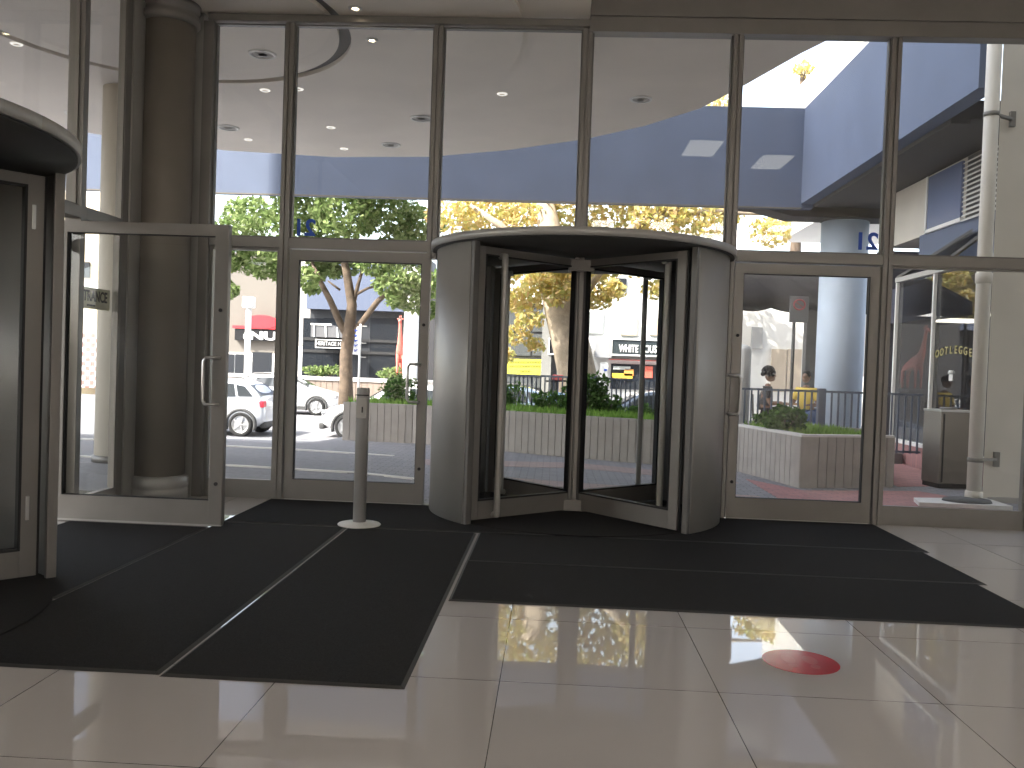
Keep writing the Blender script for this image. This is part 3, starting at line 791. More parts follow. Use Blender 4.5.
B().prism([(4.25, 10.3), (5.3, 10.3), (5.3, 10.9), (4.35, 10.7)], -.02, .045).build('slab', KERB, gb)
B().lathe((4.9, 10.55, 0), [(.0001, .045), (.28, .045), (.26, .075), (.0001, .08)], 28, ey=.75).build('cover', DARKC, gb)

bn = thing('litter_bin', (5.38, 12.25, 0), 'tall brushed metal litter bin on the red paving by the downpipe', 'bin')
a = math.radians(-10); ux = Vector((math.cos(a), math.sin(a)*-1, 0)); uy = Vector((math.sin(a), math.cos(a), 0)); U = Vector((0, 0, 1))
bc = Vector((5.42, 12.32, 0))
BIN = mat('bin_metal', (.24, .215, .19), .45, .4, noise=.1, nscale=4)
B().obox(bc+U*.55, ux*.235, uy*.2, U*.49, .012).build('body', BIN, bn)
B().obox(bc-ux*.19+U*.545-uy*.201, ux*.012, uy*.004, U*.46).build('door_gap', BLACK, bn)
B().obox(bc+U*1.045, ux*.24, uy*.205, U*.014, .006).build('lid', STEEL, bn)
B().obox(bc+U*.03, ux*.22, uy*.185, U*.03).build('plinth', BLACK, bn)
B().tube([bc+U*1.06+Vector((.1*math.cos(t), .1*math.sin(t), .015)) for t in [PI*2*i/16 for i in range(17)]], .014, 8, False).build('ashtray_ring', ALU_D, bn)

# ------------------------------------------------------------------ restaurant with glass front on the right
rs = thing('glass_restaurant', (6.0, 14.5, 0), 'glass fronted restaurant on the right with white mullions and gold arched lettering', 'restaurant')
RX = 6.05
B().box(RX, RX+.3, 12.3, 17.2, -.02, .34).build('plinth', PAVE_R, rs)
B().box(RX-.03, RX+.12, 12.3, 17.2, .34, .40).build('sill', WHITEP, rs)
B().box(RX+.04, RX+.05, 12.3, 16.0, .4, 3.2).build('glazing', GLASS_T, rs)
for y, z0 in ((16.0, .34), (14.45, -.01), (12.9, .34)): B().box(RX-.02, RX+.035, y-.022, y+.022, z0, 3.2, .004).build('mullion', WHITEP, rs)
B().box(RX-.03, RX+.07, 12.3, 16.03, 3.16, 3.24).build('head_rail', ALU_L, rs)
B().extr([(RX, 16.0, 3.22), (RX, 14.3, 3.22), (RX+.35, 12.32, 3.95), (RX+.45, 13.2, 3.95)], (0, 0, .012)).build('glass_roof', GLASS_T, rs)
for (p, q) in (((RX, 16.0, 3.24), (RX+.45, 13.2, 3.97)), ((RX, 14.4, 3.24), (RX+.35, 12.32, 3.97))): B().bar(p, q, .05, .05).build('rafter', DARKC, rs)
B().box(6.38, 7.6, 12.3, 17.4, 3.97, 4.98).build('upper_wall', PLASTER, rs)
B().box(6.36, 6.40, 12.3, 15.9, 3.2, 3.98).build('fascia', BLUEW, rs)
B().box(6.33, 6.37, 14.3, 15.55, 4.02, 4.93).build('upper_window', mat('blue_window', (.16, .2, .32), .25), rs)
b = B(); b.box(6.31, 6.38, 15.55, 15.6, 3.98, 4.95).box(6.31, 6.38, 14.25, 15.6, 3.97, 4.03).build('window_trim', WHITEP, rs)
lv = B()
for k in range(13):
    z = 3.98+.075*k; lv.obox((6.34, 13.25, z), (.035, 0, .025), (0, .95, 0), (.004, 0, -.006))
lv.build('louvre', WHITEP, rs, label='white slatted louvre')
B().box(6.37, 6.4, 12.3, 14.2, 3.95, 4.97).build('louvre_back', DARKC, rs)
# interior of the restaurant
DARKN = mat('dark_navy_wall', (.05, .055, .085), .7)
B().box(9.0, 9.2, 12.3, 17.4, 0, 3.9).box(6.2, 9, 17.3, 17.5, 0, 3.9).box(6.2, 9, 12.21, 12.3, 0, 3.9).build('inner_wall', DARKN, rs)
B().box(6.4, 9, 12.3, 17.3, 2.5, 3.15).build('reflection_band', DARKN, rs)  # navy band stands in for the dark awning mirrored in the glass
for yy in (13.6, 15.4): B().box(6.6, 7.2, yy-.3, yy+.3, 2.46, 2.495).build('ceiling_lamp', mat('restaurant_lamp', (1, .86, .66), .5, emit=5), rs)
B().box(7.6, 8.9, 12.8, 15.6, 1.05, 1.45).build('counter_front', mat('counter_yellow', (.75, .55, .3), .5), rs)
B().box(7.55, 8.95, 12.7, 15.7, .3, 1.05).build('counter', DARKN, rs)
GOLD = mat('gold_leaf', (.36, .32, .12), .4, .2)
word = 'BOOTLEGGER'
for i, ch in enumerate(word):
    u = (i-4.5)/4.5; y = 13.75-u*.72; z = 1.92-.09*u*u
    link('letter', text_mesh(ch, .17, face_mat((RX+.03, y, z), (0, -1, 0), (0, .22*u, 1)) if True else None, .003, bold=.003), GOLD, rs)
B().obox((RX+.032, 13.8, 1.5), (.003, 0, 0), (0, .06, 0), (0, 0, .05)).lathe((RX+.033, 13.8, 1.56), [(.0001, 0), (.05, 0), (.03, .05), (.0001, .05)], 10).build('emblem', WHITEP, rs)
# low red animal figure behind the glass
SALMON = mat('salmon_red', (.72, .17, .13), .5)
def long_neck(name, base, s, label, rz, lean=.0):
    """giraffe-like figure: trunk, four legs, long neck, small horned head; one skinned body."""
    t = thing(name, base, label, 'sculpture')
    P = {'hip': (-.42, 0, .98), 'mid': (0, 0, 1.06), 'sho': (.38, 0, 1.2), 'nk1': (.56, 0, 1.55), 'nk2': (.68, 0, 2.0), 'nk3': (.74, 0, 2.4), 'hd': (.8, 0, 2.52), 'mz': (1.0, 0, 2.42),
         'flh': (.36, .13, .95), 'flk': (.38, .14, .5), 'flf': (.38, .14, .02), 'frh': (.36, -.13, .95), 'frk': (.38, -.14, .5), 'frf': (.38, -.14, .02),
         'blh': (-.44, .12, .8), 'blk': (-.5, .13, .45), 'blf': (-.46, .13, .02), 'brh': (-.44, -.12, .8), 'brk': (-.5, -.13, .45), 'brf': (-.46, -.13, .02), 'tl': (-.6, 0, .75)}
    Rr = {'hip': .2, 'mid': .25, 'sho': .24, 'nk1': .14, 'nk2': .09, 'nk3': .075, 'hd': .09, 'mz': .05, 'flh': .1, 'frh': .1, 'blh': .12, 'brh': .12, 'flk': .055, 'frk': .055, 'blk': .06, 'brk': .06, 'flf': .045, 'frf': .045, 'blf': .045, 'brf': .045, 'tl': .03}
    E_ = [('hip', 'mid'), ('mid', 'sho'), ('sho', 'nk1'), ('nk1', 'nk2'), ('nk2', 'nk3'), ('nk3', 'hd'), ('hd', 'mz'), ('sho', 'flh'), ('flh', 'flk'), ('flk', 'flf'), ('sho', 'frh'), ('frh', 'frk'), ('frk', 'frf'),
          ('hip', 'blh'), ('blh', 'blk'), ('blk', 'blf'), ('hip', 'brh'), ('brh', 'brk'), ('brk', 'brf'), ('hip', 'tl')]
    me = skinned(P, Rr, E_, 'hip', 2)
    Mx = Matrix.Translation(base) @ Matrix.Rotation(rz, 4, 'Z') @ Matrix.Rotation(lean, 4, 'Y') @ Matrix.Scale(s, 4)
    me.transform(Mx); link('body', me, SALMON, t)
    b = B()
    for sy in (.035, -.035): b.tube([(.76, sy, 2.56), (.74, sy, 2.7)], .018, 8)
    for sy in (.07, -.07): b.ball((.74, sy*1.4, 2.56), .02, .06, .03, 8)
    me = bpy.data.meshes.new('x'); b.bm.to_mesh(me); me.transform(Mx); link('horns_and_ears', me, SALMON, t)
    return t
def skinned(P, Rr, E_, root, sub=1):
    names = list(P); me = bpy.data.meshes.new('sk'); me.from_pydata([P[k] for k in names], [(names.index(a), names.index(c)) for a, c in E_], [])
    o = bpy.data.objects.new('sk', me); COL.objects.link(o)
    o.modifiers.new('s', 'SKIN').use_smooth_shade = True
    if not me.skin_vertices: pass
    for i, k in enumerate(names):
        sv = me.skin_vertices[0].data[i]; r = Rr[k]; sv.radius = r if isinstance(r, tuple) else (r, r); sv.use_root = (k == root)
    if sub:
        m = o.modifiers.new('u', 'SUBSURF'); m.levels = sub; m.render_levels = sub
    dg = bpy.context.evaluated_depsgraph_get(); out = bpy.data.meshes.new_from_object(o.evaluated_get(dg))
    bpy.data.objects.remove(o); bpy.data.meshes.remove(me)
    for p in out.polygons: p.use_smooth = True
    return out
gp = at(909, 389, 16.1)
long_neck('giraffe_sculpture', (gp.x+.05, 16.1, gp.z), .42, 'red long necked animal sculpture behind the restaurant glass', -PI/2+.25)
B().box(gp.x-.15, gp.x+.3, 15.75, 16.45, 0, gp.z).build('display_plinth', DARKN, rs)

# ------------------------------------------------------------------ awning, sign and seated pair of the pavement cafe
slab([(2.9, 15.3), (6.0, 15.3), (6.0, 24), (2.9, 24)], -.02, .18, PAVE_G, 'cafe_deck')
ck = thing('cafe_awning', (4.2, 20.2, 2.6), 'dark scalloped cafe awning outside the right glass door', 'awning')
AWN = mat('awning_cloth', (.018, .017, .019), .95, noise=.3, nscale=3, spec=.05)
y0, y1 = 19.95, 22.5; b = B(); n = 48; xL, xR = 3.0, 8.4
rows = []
for k in range(n+1):
    u = k/n; x = xL+(xR-xL)*u; sag = .2*abs(math.sin(u*PI*6)); 
    rows.append([b.bm.verts.new(p) for p in ((x, y1, 3.98-.1*sag), (x, (y0+y1)/2, 3.6-sag*.6), (x, y0, 3.2-sag*.5), (x, y0-.02, 2.92-sag*.4))])
for k in range(n):
    for j in range(3):
        f = b.bm.faces.new((rows[k][j], rows[k+1][j], rows[k+1][j+1], rows[k][j+1])); f.smooth = True
ao = b.build('cloth', AWN, ck)
sol = ao.modifiers.new('thick', 'SOLIDIFY'); sol.thickness = .015
B().box(xL, xR, y1, y1+.3, 3.7, 4.25).build('fascia_band', mat('navy_band', (.06, .08, .14), .7), ck)
for x in (xL+.1, xR-.1): B().tube([(x, y0+.05, .18), (x, y0+.05, 3.0)], .035, 10).build('pole', DARKC, ck)

sp = thing('street_sign', (at(793, 388, 16.2).x, 16.2, 0), 'grey plate sign with red symbol on a slim dark pole', 'sign')
x = at(795, 300, 16.2).x
B().tube([(x, 16.2, .18), (x, 16.2, at(795, 299, 16.2).z)], .03, 10).build('pole', DARKC, sp)
c = at(799, 307, 16.15)
B().box(c.x-.17, c.x+.17, 16.13, 16.16, c.z-.28, c.z+.19, .01).build('plate', mat('sign_grey', (.17, .17, .18), .5), sp)
b = B().tube([Vector((c.x, 16.125, c.z+.04))+Vector((.1*math.cos(t), 0, .09*math.sin(t))) for t in [2*PI*i/20 for i in range(21)]], .012, 6, False)
b.bar((c.x-.08, 16.125, c.z+.1), (c.x+.08, 16.125, c.z-.02), .008, .03, (0, 1, 0))
b.build('red_symbol', mat('sign_red', (.45, .06, .08), .5), sp)

SKIN_B = mat('brown_skin', (.2, .11, .07), .55)
SKIN_L = mat('light_brown_skin', (.27, .15, .1), .55)
DENIM = mat('denim', (.1, .17, .34), .85)
def seated(base, rz, label, shirt, legs, skin, hair, curly, seat=.45):
    t = thing('person', base, label, 'person')
    P = {'pel': (0, 0, seat+.1), 'wa': (.0, 0, seat+.26), 'ch': (.03, 0, seat+.46), 'nb': (.05, 0, seat+.58), 'nk': (.06, 0, seat+.65),
         'ls': (.03, .17, seat+.53), 'le': (.1, .25, seat+.26), 'lw': (.34, .17, seat+.28), 'rs': (.03, -.17, seat+.53), 're': (.1, -.25, seat+.26), 'rw': (.34, -.17, seat+.28),
         'lh': (.06, .1, seat+.06), 'lk': (.46, .13, seat+.07), 'la': (.44, .13, .08), 'lf': (.6, .14, .04), 'rh': (.06, -.1, seat+.06), 'rk': (.46, -.13, seat+.07), 'ra': (.42, -.13, .08), 'rf': (.58, -.14, .04)}
    Rr = {'pel': (.15, .12), 'wa': (.14, .1), 'ch': (.16, .11), 'nb': (.09, .08), 'nk': .052, 'ls': .065, 'le': .045, 'lw': .03, 'rs': .065, 're': .045, 'rw': .03, 'lh': .085, 'lk': .06, 'la': .04, 'lf': .035, 'rh': .085, 'rk': .06, 'ra': .04, 'rf': .035}
    E_ = [('pel', 'wa'), ('wa', 'ch'), ('ch', 'nb'), ('nb', 'nk'), ('ch', 'ls'), ('ls', 'le'), ('le', 'lw'), ('ch', 'rs'), ('rs', 're'), ('re', 'rw'), ('pel', 'lh'), ('lh', 'lk'), ('lk', 'la'), ('la', 'lf'), ('pel', 'rh'), ('rh', 'rk'), ('rk', 'ra'), ('ra', 'rf')]
    Mx = Matrix.Translation(base) @ Matrix.Rotation(rz, 4, 'Z')
    body = skinned(P, Rr, E_, 'pel', 1)
    b = B(); b.bm.from_mesh(body); bpy.data.meshes.remove(body)
    hc = Vector((.085, 0, seat+.80))
    b.ball(hc, .095, .075, .12, 20); b.ball(hc+Vector((.035, 0, -.055)), .065, .055, .06, 14)
    b.ball(hc+Vector((.098, 0, -.005)), .018, .014, .024, 8)
    for s in (1, -1): b.ball(hc+Vector((-.005, s*.077, -.005)), .02, .01, .03, 8)
    for s in (1, -1):                       # hands: palm, four fingers and a thumb
        w = Vector((.36, s*.165, seat+.275)); b.ball(w+Vector((.04, 0, 0)), .045, .036, .016, 10)
        for k in range(4): b.tube([w+Vector((.07, s*(.026-.017*k), .004)), w+Vector((.105, s*(.027-.018*k), .0)), w+Vector((.125+.006*(1.5-abs(k-1.5)), s*(.026-.017*k), -.016))], [.009, .008, .006], 6)
        b.tube([w+Vector((.02, -s*.03, 0)), w+Vector((.05, -s*.05, -.004)), w+Vector((.075, -s*.048, -.012))], [.011, .009, .007], 6)
    me = bpy.data.meshes.new('body'); b.bm.to_mesh(me); b.bm.free(); me.transform(Mx)
    for p in me.polygons: p.use_smooth = True
    bo = link('body', me, skin, t)
    b = B()
    for s in (1, -1): b.ball(hc+Vector((.086, s*.03, .012)), .01, .014, .008, 8)
    b.ball(hc+Vector((.09, 0, -.062)), .012, .026, .006, 8)
    me = bpy.data.meshes.new('f'); b.bm.to_mesh(me); b.bm.free(); me.transform(Mx); link('eyes_and_mouth', me, BLACK, bo)
    sub = ['pel', 'wa', 'ch', 'nb', 'ls', 'le', 'rs', 're']; P2 = {k: Vector(P[k]) for k in sub}
    P2['le'] = Vector(P['ls']).lerp(Vector(P['le']), .75); P2['re'] = Vector(P['rs']).lerp(Vector(P['re']), .75)
    R2 = {k: (tuple(q*1.12+.008 for q in Rr[k]) if isinstance(Rr[k], tuple) else Rr[k]*1.2+.008) for k in sub}
    me = skinned(P2, R2, [e for e in E_ if e[0] in sub and e[1] in sub], 'pel', 1); me.transform(Mx); link('shirt', me, shirt, t)
    sub = ['pel', 'lh', 'lk', 'la', 'rh', 'rk', 'ra']; R2 = {k: (tuple(q*1.1+.01 for q in Rr[k]) if isinstance(Rr[k], tuple) else Rr[k]*1.15+.012) for k in sub}
    me = skinned({k: P[k] for k in sub}, R2, [e for e in E_ if e[0] in sub and e[1] in sub], 'pel', 1); me.transform(Mx); link('trousers', me, legs, t)
    b = B()
    for s in (1, -1): b.ball((.52, s*.135, .045), .13, .05, .05, 12)
    me = bpy.data.meshes.new('s'); b.bm.to_mesh(me); b.bm.free(); me.transform(Mx); link('shoes', me, BLACK, t)
    b = B()
    if curly:
        R = random.Random(1)
        for k in range(40):
            a = R.uniform(0, 6.28); e = R.uniform(-.1, 1.4); q = Vector((math.cos(a)*math.cos(e)*.1-.035, math.sin(a)*math.cos(e)*.105, math.sin(e)*.125+.03)); b.ball(hc+q, .045, seg=8)
    else:
        b.lathe(hc+Vector((-.012, 0, .012)), [(.099, -.02), (.1, .02), (.088, .07), (.06, .1), (.0001, .116)], 20, ey=.82)
    me = bpy.data.meshes.new('h'); b.bm.to_mesh(me); b.bm.free(); me.transform(Mx); link('hair', me, hair, t)
    return t
HAIR = mat('black_hair', (.012, .01, .009), .8)
def cafe_chair(x, y, rz, label):
    t = thing('cafe_chair', (x, y, .18), label, 'chair', 'cafe chairs behind the railing')
    Mx = Matrix.Translation((x, y, .18)) @ Matrix.Rotation(rz, 4, 'Z')
    def put(b, nm):
        bmesh.ops.recalc_face_normals(b.bm, faces=b.bm.faces[:]); me = bpy.data.meshes.new(nm); b.bm.to_mesh(me); b.bm.free(); me.transform(Mx); link(nm, me, DARKC, t)
    put(B().box(-.2, .22, -.2, .2, .41, .45, .01), 'seat')
    for sx in (-.18, .2):
        for sy in (-.18, .18): put(B().tube([(sx, sy, 0), (sx, sy, .41)], .014, 8), 'leg')
    bk = B()
    for z in (.6, .7, .8): bk.box(-.225, -.2, -.18, .18, z, z+.05, .004)
    for sy in (-.18, .18): bk.tube([(-.19, sy, .42), (-.215, sy, .87)], .013, 8)
    put(bk, 'backrest')
px_m = at(808, 375, 17.0).x; px_w = at(768, 378, 17.0).x
cafe_chair(px_m, 17.05, PI*1.25, 'dark cafe chair under the man in the yellow shirt')
cafe_chair(px_w, 17.25, -.25, 'dark cafe chair under the curly haired person')
seated((px_m, 17.0, .18), PI*1.3, 'seated person in a yellow shirt and jeans behind the railing, facing the doors', mat('yellow_shirt', (.62, .46, .09), .8), DENIM, SKIN_B, HAIR, False)
seated((px_w, 17.2, .18), -.25, 'seated person with dark curly hair and dark top, in profile behind the railing', mat('dark_top', (.05, .05, .055), .8), BLACK, SKIN_B, HAIR, True)
ct = thing('cafe_table', ((px_m+px_w)/2, 17.2, 0), 'small wooden cafe table between the two seated people', 'table')
tx = (px_m+px_w)/2
B().cyl((tx, 17.2), .26, .88, .915, 28).build('table_top', mat('table_wood', (.42, .26, .14), .5), ct)
B().tube([(tx, 17.2, .2), (tx, 17.2, .88)], .03, 12).build('stem', DARKC, ct)
B().lathe((tx, 17.2, .18), [(.2, 0), (.2, .02), (.04, .05)], 24).build('foot', DARKC, ct)

# pale buildings behind the cafe
cb = thing('white_shop_building', (7, 27, 0), 'bright white building with beige door panels behind the seated pair', 'building')
B().box(5.6, 16, 27, 29, -1, 3.4).build('wall', WHITEP, cb)
for xa, xb, ya, yb in ((772, 785, 349, 392), (788, 800, 349, 392), (818, 826, 346, 360)):
    p, q = at(xa, ya, 26.95), at(xb, yb, 26.95); B().box(p.x, q.x, 26.93, 27.02, q.z, p.z).build('door_panel', mat('beige_panel', (.55, .46, .36), .7), cb)
p, q = at(752, 327, 26.9), at(762, 349, 26.9); B().box(p.x, q.x, 26.88, 27.0, q.z, p.z).build('sign_board', mat('grey_board', (.4, .4, .4), .6), cb)
p, q = at(806, 322, 22.0), at(816, 400, 22.0)
dc = tag(B().box(p.x, q.x, 21.9, 22.2, -.3, 3.3, .01).build('cafe_post', DARKC), 'square dark post under the awning behind the seated man', 'post')
p = at(744, 345, 17.6)
rb = thing('round_pillar', (p.x, 17.6, 0), 'short round grey pillar with a domed top at the left of the seated pair', 'pillar')
B().lathe((p.x, 17.6, 0), [(.15, .18), (.15, p.z-.12), (.13, p.z-.04), (.07, p.z), (.0001, p.z+.01)], 24).build('shaft', mat('pillar_grey', (.45, .45, .44), .7), rb)

# ------------------------------------------------------------------ trees
def branch_tree(name, base, label, limbs, blobs, nleaf, lsize, bark, leaf, seed, shell=.35):
    t = thing(name, base, label, 'tree')
    b = B()
    for pts, rs_ in limbs: b.tube(pts, rs_, 12)
    b.build('trunk', bark, t)
    b = B(); leafcloud(b, blobs, nleaf, lsize, seed, shell); b.build('foliage', leaf, t)
    return t
# green street tree behind the left door
YT = 27.5
def T(x, y, dy=0): return at(x, y, YT+dy)
b0 = Vector((T(347, 400).x, YT, -1.02))
R = random.Random(11)
bl = []
for (x, y, r) in [(240, 235, 1.1), (262, 262, .9), (250, 215, 1.0), (225, 290, .55), (300, 215, 1.3), (320, 250, .9), (345, 215, 1.3), (385, 210, 1.3), (405, 250, 1.1), (420, 225, 1.0), (395, 282, .8), (425, 285, .8), (375, 262, .7), (285, 275, .6), (318, 272, .5), (305, 278, .55), (312, 288, .4), (322, 262, .6), (345, 265, .6), (335, 272, .4), (412, 300, .6), (395, 300, .4), (232, 262, .6), (278, 250, .7), (345, 170, 1.6), (290, 170, 1.5), (400, 170, 1.5), (430, 310, .5)]:
    bl.append((T(x, y, R.uniform(-1.2, 1.6)), (r*.85, r*.9, r*.62)))
branch_tree('street_tree', tuple(b0), 'green leafy street tree behind the parked cars left of the revolving door', [
    ([b0, T(346, 385), T(346, 355), T(349, 333), T(352, 305), T(347, 275), T(340, 240)], [.3, .22, .2, .2, .16, .13, .08]),
    ([T(349, 338), T(341, 325), T(330, 300), T(321, 283), T(312, 262)], [.13, .12, .1, .085, .05]),
    ([T(353, 333), T(362, 322), T(377, 302), T(390, 290), T(405, 270)], [.12, .1, .09, .08, .05]),
    ([T(353, 305), T(358, 285), T(364, 265)], [.08, .06, .04]), ([T(355, 295), T(368, 288), T(378, 286)], [.05, .04, .03]), ([T(340, 290), T(328, 281)], [.04, .025])],
    bl, 17000, .18, BARK, LEAF_G, 21)
# plane tree in autumn colours
YP = 23.6
def Q(x, y, dy=0): return at(x, y, YP+dy)
extra = [(Q(x, y, -1.1), (q*1.0, .5, q*.8)) for x, y, q in ((545, 275, .5), (560, 262, .5), (572, 285, .45), (556, 296, .35), (580, 265, .5), (535, 285, .4))]
b1 = Vector((Q(584, 420).x, YP, -1.04))
bl = []
for (x, y, r) in [(455, 215, .8), (490, 215, .9), (530, 215, .9), (515, 260, .7), (545, 265, .75), (510, 300, .5), (515, 335, .42), (530, 320, .4), (560, 290, .55), (575, 235, .9), (600, 265, .7), (620, 215, .9), (610, 290, .45), (660, 215, .8), (700, 220, .75), (640, 265, .5), (725, 210, .6), (570, 180, 1.2), (500, 175, 1.1), (640, 175, 1.1), (500, 120, 1.3), (570, 110, 1.4), (640, 120, 1.3), (540, 70, 1.2), (610, 60, 1.2), (525, 300, .5), (585, 300, .4), (600, 300, .35), (655, 290, .35), (535, 345, .3), (505, 355, .3), (550, 260, .7), (505, 270, .5), (770, 232, .55), (790, 222, .5)]:
    bl.append((Q(x, y, R.uniform(-.6, 1.4)), (r*1.03, r*.9, r*.73)))
branch_tree('plane_tree', tuple(b1), 'thick trunked plane tree with yellow autumn leaves behind the revolving door', [
    ([b1, Q(578, 378), Q(571, 345), Q(564, 315), Q(556, 285), Q(552, 250), Q(545, 200)], [.62, .52, .50, .49, .44, .36, .24]),
    ([Q(566, 318), Q(585, 285), Q(610, 250), Q(650, 215), Q(700, 200)], [.3, .24, .2, .14, .07]),
    ([Q(556, 285), Q(530, 255), Q(500, 225), Q(470, 205)], [.2, .15, .1, .05]),
    ([Q(650, 215), Q(720, 212), Q(780, 215)], [.1, .07, .03])],
    bl+extra, 24000, .15, BARK_P, LEAF_Y, 33, .2)
p = at(803, 70, 36)
t_ = branch_tree('distant_tree', (p.x, 36, -1), 'small patch of yellow green tree top beyond the parapet corner', [([(p.x, 36, -1), (p.x, 36, 9), p], [.3, .2, .1])], [(p, (.42, .42, .36)), (at(712, 98, 36), (.9, .7, .5))], 420, .17, BARK, LEAF_Y, 5, 0)

# ------------------------------------------------------------------ cars
CARW = mat('white_car_paint', (.78, .78, .78), .25, 0, coat=.8)
CARS = mat('silver_car_paint', (.6, .63, .68), .25, .3, coat=.8)
CLAD = mat('dark_cladding', (.06, .06, .06), .7)
TYRE = mat('tyre', (.02, .02, .02), .9)
RIM = mat('alloy_rim', (.5, .5, .5), .35, .8)
TAIL = mat('tail_light', (.6, .02, .04), .2)
def car(label, x, y, z, sgn, paint, suv=True):
    """car parked along X; sgn = direction of its nose."""
    t = thing('car', (x, y, z), label, 'car')
    hb = .06 if suv else 0
    S = [(2.20, .60, .42, .62, .64), (2.12, .78, .27, .76, .80), (1.7, .87, .22, .90, .95), (1.05, .90, .22, .99, 1.06), (.75, .905, .22, 1.01, 1.2), (.3, .905, .22, 1.02, 1.46+hb), (-.2, .905, .22, 1.04, 1.54+hb),
         (-.9, .905, .22, 1.06, 1.53+hb), (-1.42, .90, .22, 1.09, 1.45+hb), (-1.68, .88, .24, 1.10, 1.30), (-1.84, .85, .3, 1.04, 1.1), (-1.94, .8, .36, .85, .88), (-1.96, .7, .45, .7, .72)]
    b = B(); rings = []
    def sec(w, zb, be, tp):
        wr = w*(.97 if tp-be < .12 else .80)
        h = [(0, zb), (w*.88, zb), (w, zb+.16), (w*1.01, (zb+be)/2+.05), (w*.97, be), (wr, tp-.05), (wr*.8, tp), (0, tp+.015)]
        return h+[(-a_, c_) for a_, c_ in h[-2:0:-1]]
    for (sx, w, zb, be, tp) in S: rings.append([b.bm.verts.new((sgn*sx+x, y+a_, z+c_)) for a_, c_ in sec(w, zb, be, tp)])
    for i in range(len(rings)-1):
        n = len(rings[i])
        for k in range(n):
            f = b.bm.faces.new((rings[i][k], rings[i][(k+1) % n], rings[i+1][(k+1) % n], rings[i+1][k])); f.smooth = True
    b.bm.faces.new(rings[0]); b.bm.faces.new(rings[-1][::-1])
    bo = b.build('body', paint, t); m = bo.modifiers.new('sub', 'SUBSURF'); m.levels = m.render_levels = 2
    def intr(sx):
        for (a_, c_) in zip(S[:-1], S[1:]):
            if a_[0] >= sx >= c_[0]:
                u = (a_[0]-sx)/(a_[0]-c_[0]); return [p+(q-p)*u for p, q in zip(a_, c_)]
    def side(sx, u, s, off=.012):
        _, w, zb, be, tp = intr(sx); wr = w*(.97 if tp-be < .12 else .80)
        return Vector((x+sgn*sx, y+s*(w*.97+(wr-w*.97)*u+off), z+be+(tp-.05-be)*u))
    for s in (1, -1):
        for pts in ([(.62, .1), (.3, .85), (-.28, .88), (-.28, .08)], [(-.36, .08), (-.36, .88), (-1.05, .86), (-1.15, .08)], [(-1.22, .1), (-1.12, .84), (-1.36, .8), (-1.62, .15)]):
            b = B(); v = [b.bm.verts.new(side(sx, u, s)) for sx, u in pts]; v2 = [b.bm.verts.new(side(sx, u, s, -.03)) for sx, u in pts]
            b.bm.faces.new(v); b.bm.faces.new(v2[::-1])
            for i in range(4): b.bm.faces.new((v[i], v[(i+1) % 4], v2[(i+1) % 4], v2[i]))
            b.build('side_window', DGLASS, t)
        _, w, *_r = intr(0)
        b = B()
        for wx in (1.38, -1.32):
            pts = [Vector((x+sgn*wx+.41*math.cos(a_), y+s*(w*.985), z+.34+.41*math.sin(a_))) for a_ in [PI*(-.12+1.24*i/14) for i in range(15)]]
            b.tube(pts, .05, 6)
        b.box(x-.95, x+.95, y+s*w*.97-.02, y+s*w*.97+.02, z+.2, z+.33)
        b.build('wheel_arch_trim', CLAD, t)
        for wx in (1.38, -1.32):
            wc_ = Vector((x+sgn*wx, y+s*(w-.08), z+.34))
            def ax(b_, m_):
                for v in b_.bm.verts: a_, c_, d_ = v.co; v.co = wc_+Vector((a_, s*d_, c_))
                return b_.build('wheel' if m_ is TYRE else 'rim', m_, t if m_ is TYRE else wl_)
            bt = B().lathe((0, 0, 0), [(.2, -.1), (.32, -.1), (.345, -.06), (.345, .06), (.325, .10), (.245, .105), (.235, .06), (.2, .04)], 28); wl_ = ax(bt, TYRE)
            br = B().lathe((0, 0, 0), [(.0001, .02), (.05, .09), (.0001, .1)], 12)
            br.lathe((0, 0, 0), [(.215, .05), (.245, .1), (.23, .1), (.2, .055)], 28)
            for k in range(5):
                a_ = 2*PI*k/5; d_ = Vector((math.cos(a_), math.sin(a_), 0)); br.bar(d_*.03+Vector((0, 0, .085)), d_*.225+Vector((0, 0, .085)), .05, .025)
            ax(br, RIM)
        b = B().box(x+sgn*-1.87-.07, x+sgn*-1.87+.07, y+s*.70-.14, y+s*.70+.12, z+.82, z+1.0, .03); b.build('tail_light', TAIL, t)
        b = B().box(x+sgn*2.06-.09, x+sgn*2.06+.09, y+s*.66-.13, y+s*.66+.12, z+.66, z+.8, .03); b.build('headlight', mat('headlight', (.35, .36, .38), .15, .4), t)
        b = B().ball((x+sgn*.72, y+s*1.0, z+1.06), .08, .1, .07, 10); b.build('mirror', paint, t)
    def glassx(xa, ua, xb, ub, nm):
        b = B(); o = .02 if xa > 0 else -.02
        A, C = intr(xa), intr(xb)
        v = [b.bm.verts.new(Vector((x+sgn*(q+o), y+yy, z+zz))) for q, yy, zz in ((xa, -.7, A[4]), (xa, .7, A[4]), (xb, .62, C[4]-.02), (xb, -.62, C[4]-.02))]
        v2 = [b.bm.verts.new(q.co-Vector((sgn*o*2, 0, .03))) for q in v]
        b.bm.faces.new(v); b.bm.faces.new(v2[::-1])
        for i in range(4): b.bm.faces.new((v[i], v[(i+1) % 4], v2[(i+1) % 4], v2[i]))
        b.build(nm, DGLASS, t)
    glassx(.95, 0, .38, 1, 'windscreen'); glassx(-1.80, 0, -1.48, 1, 'rear_window')
    for sx, nm in ((2.14, 'front_bumper'), (-1.89, 'rear_bumper')):
        B().box(x+sgn*sx-.09, x+sgn*sx+.09, y-.72, y+.72, z+.24, z+.42, .05).build(nm, CLAD, t)
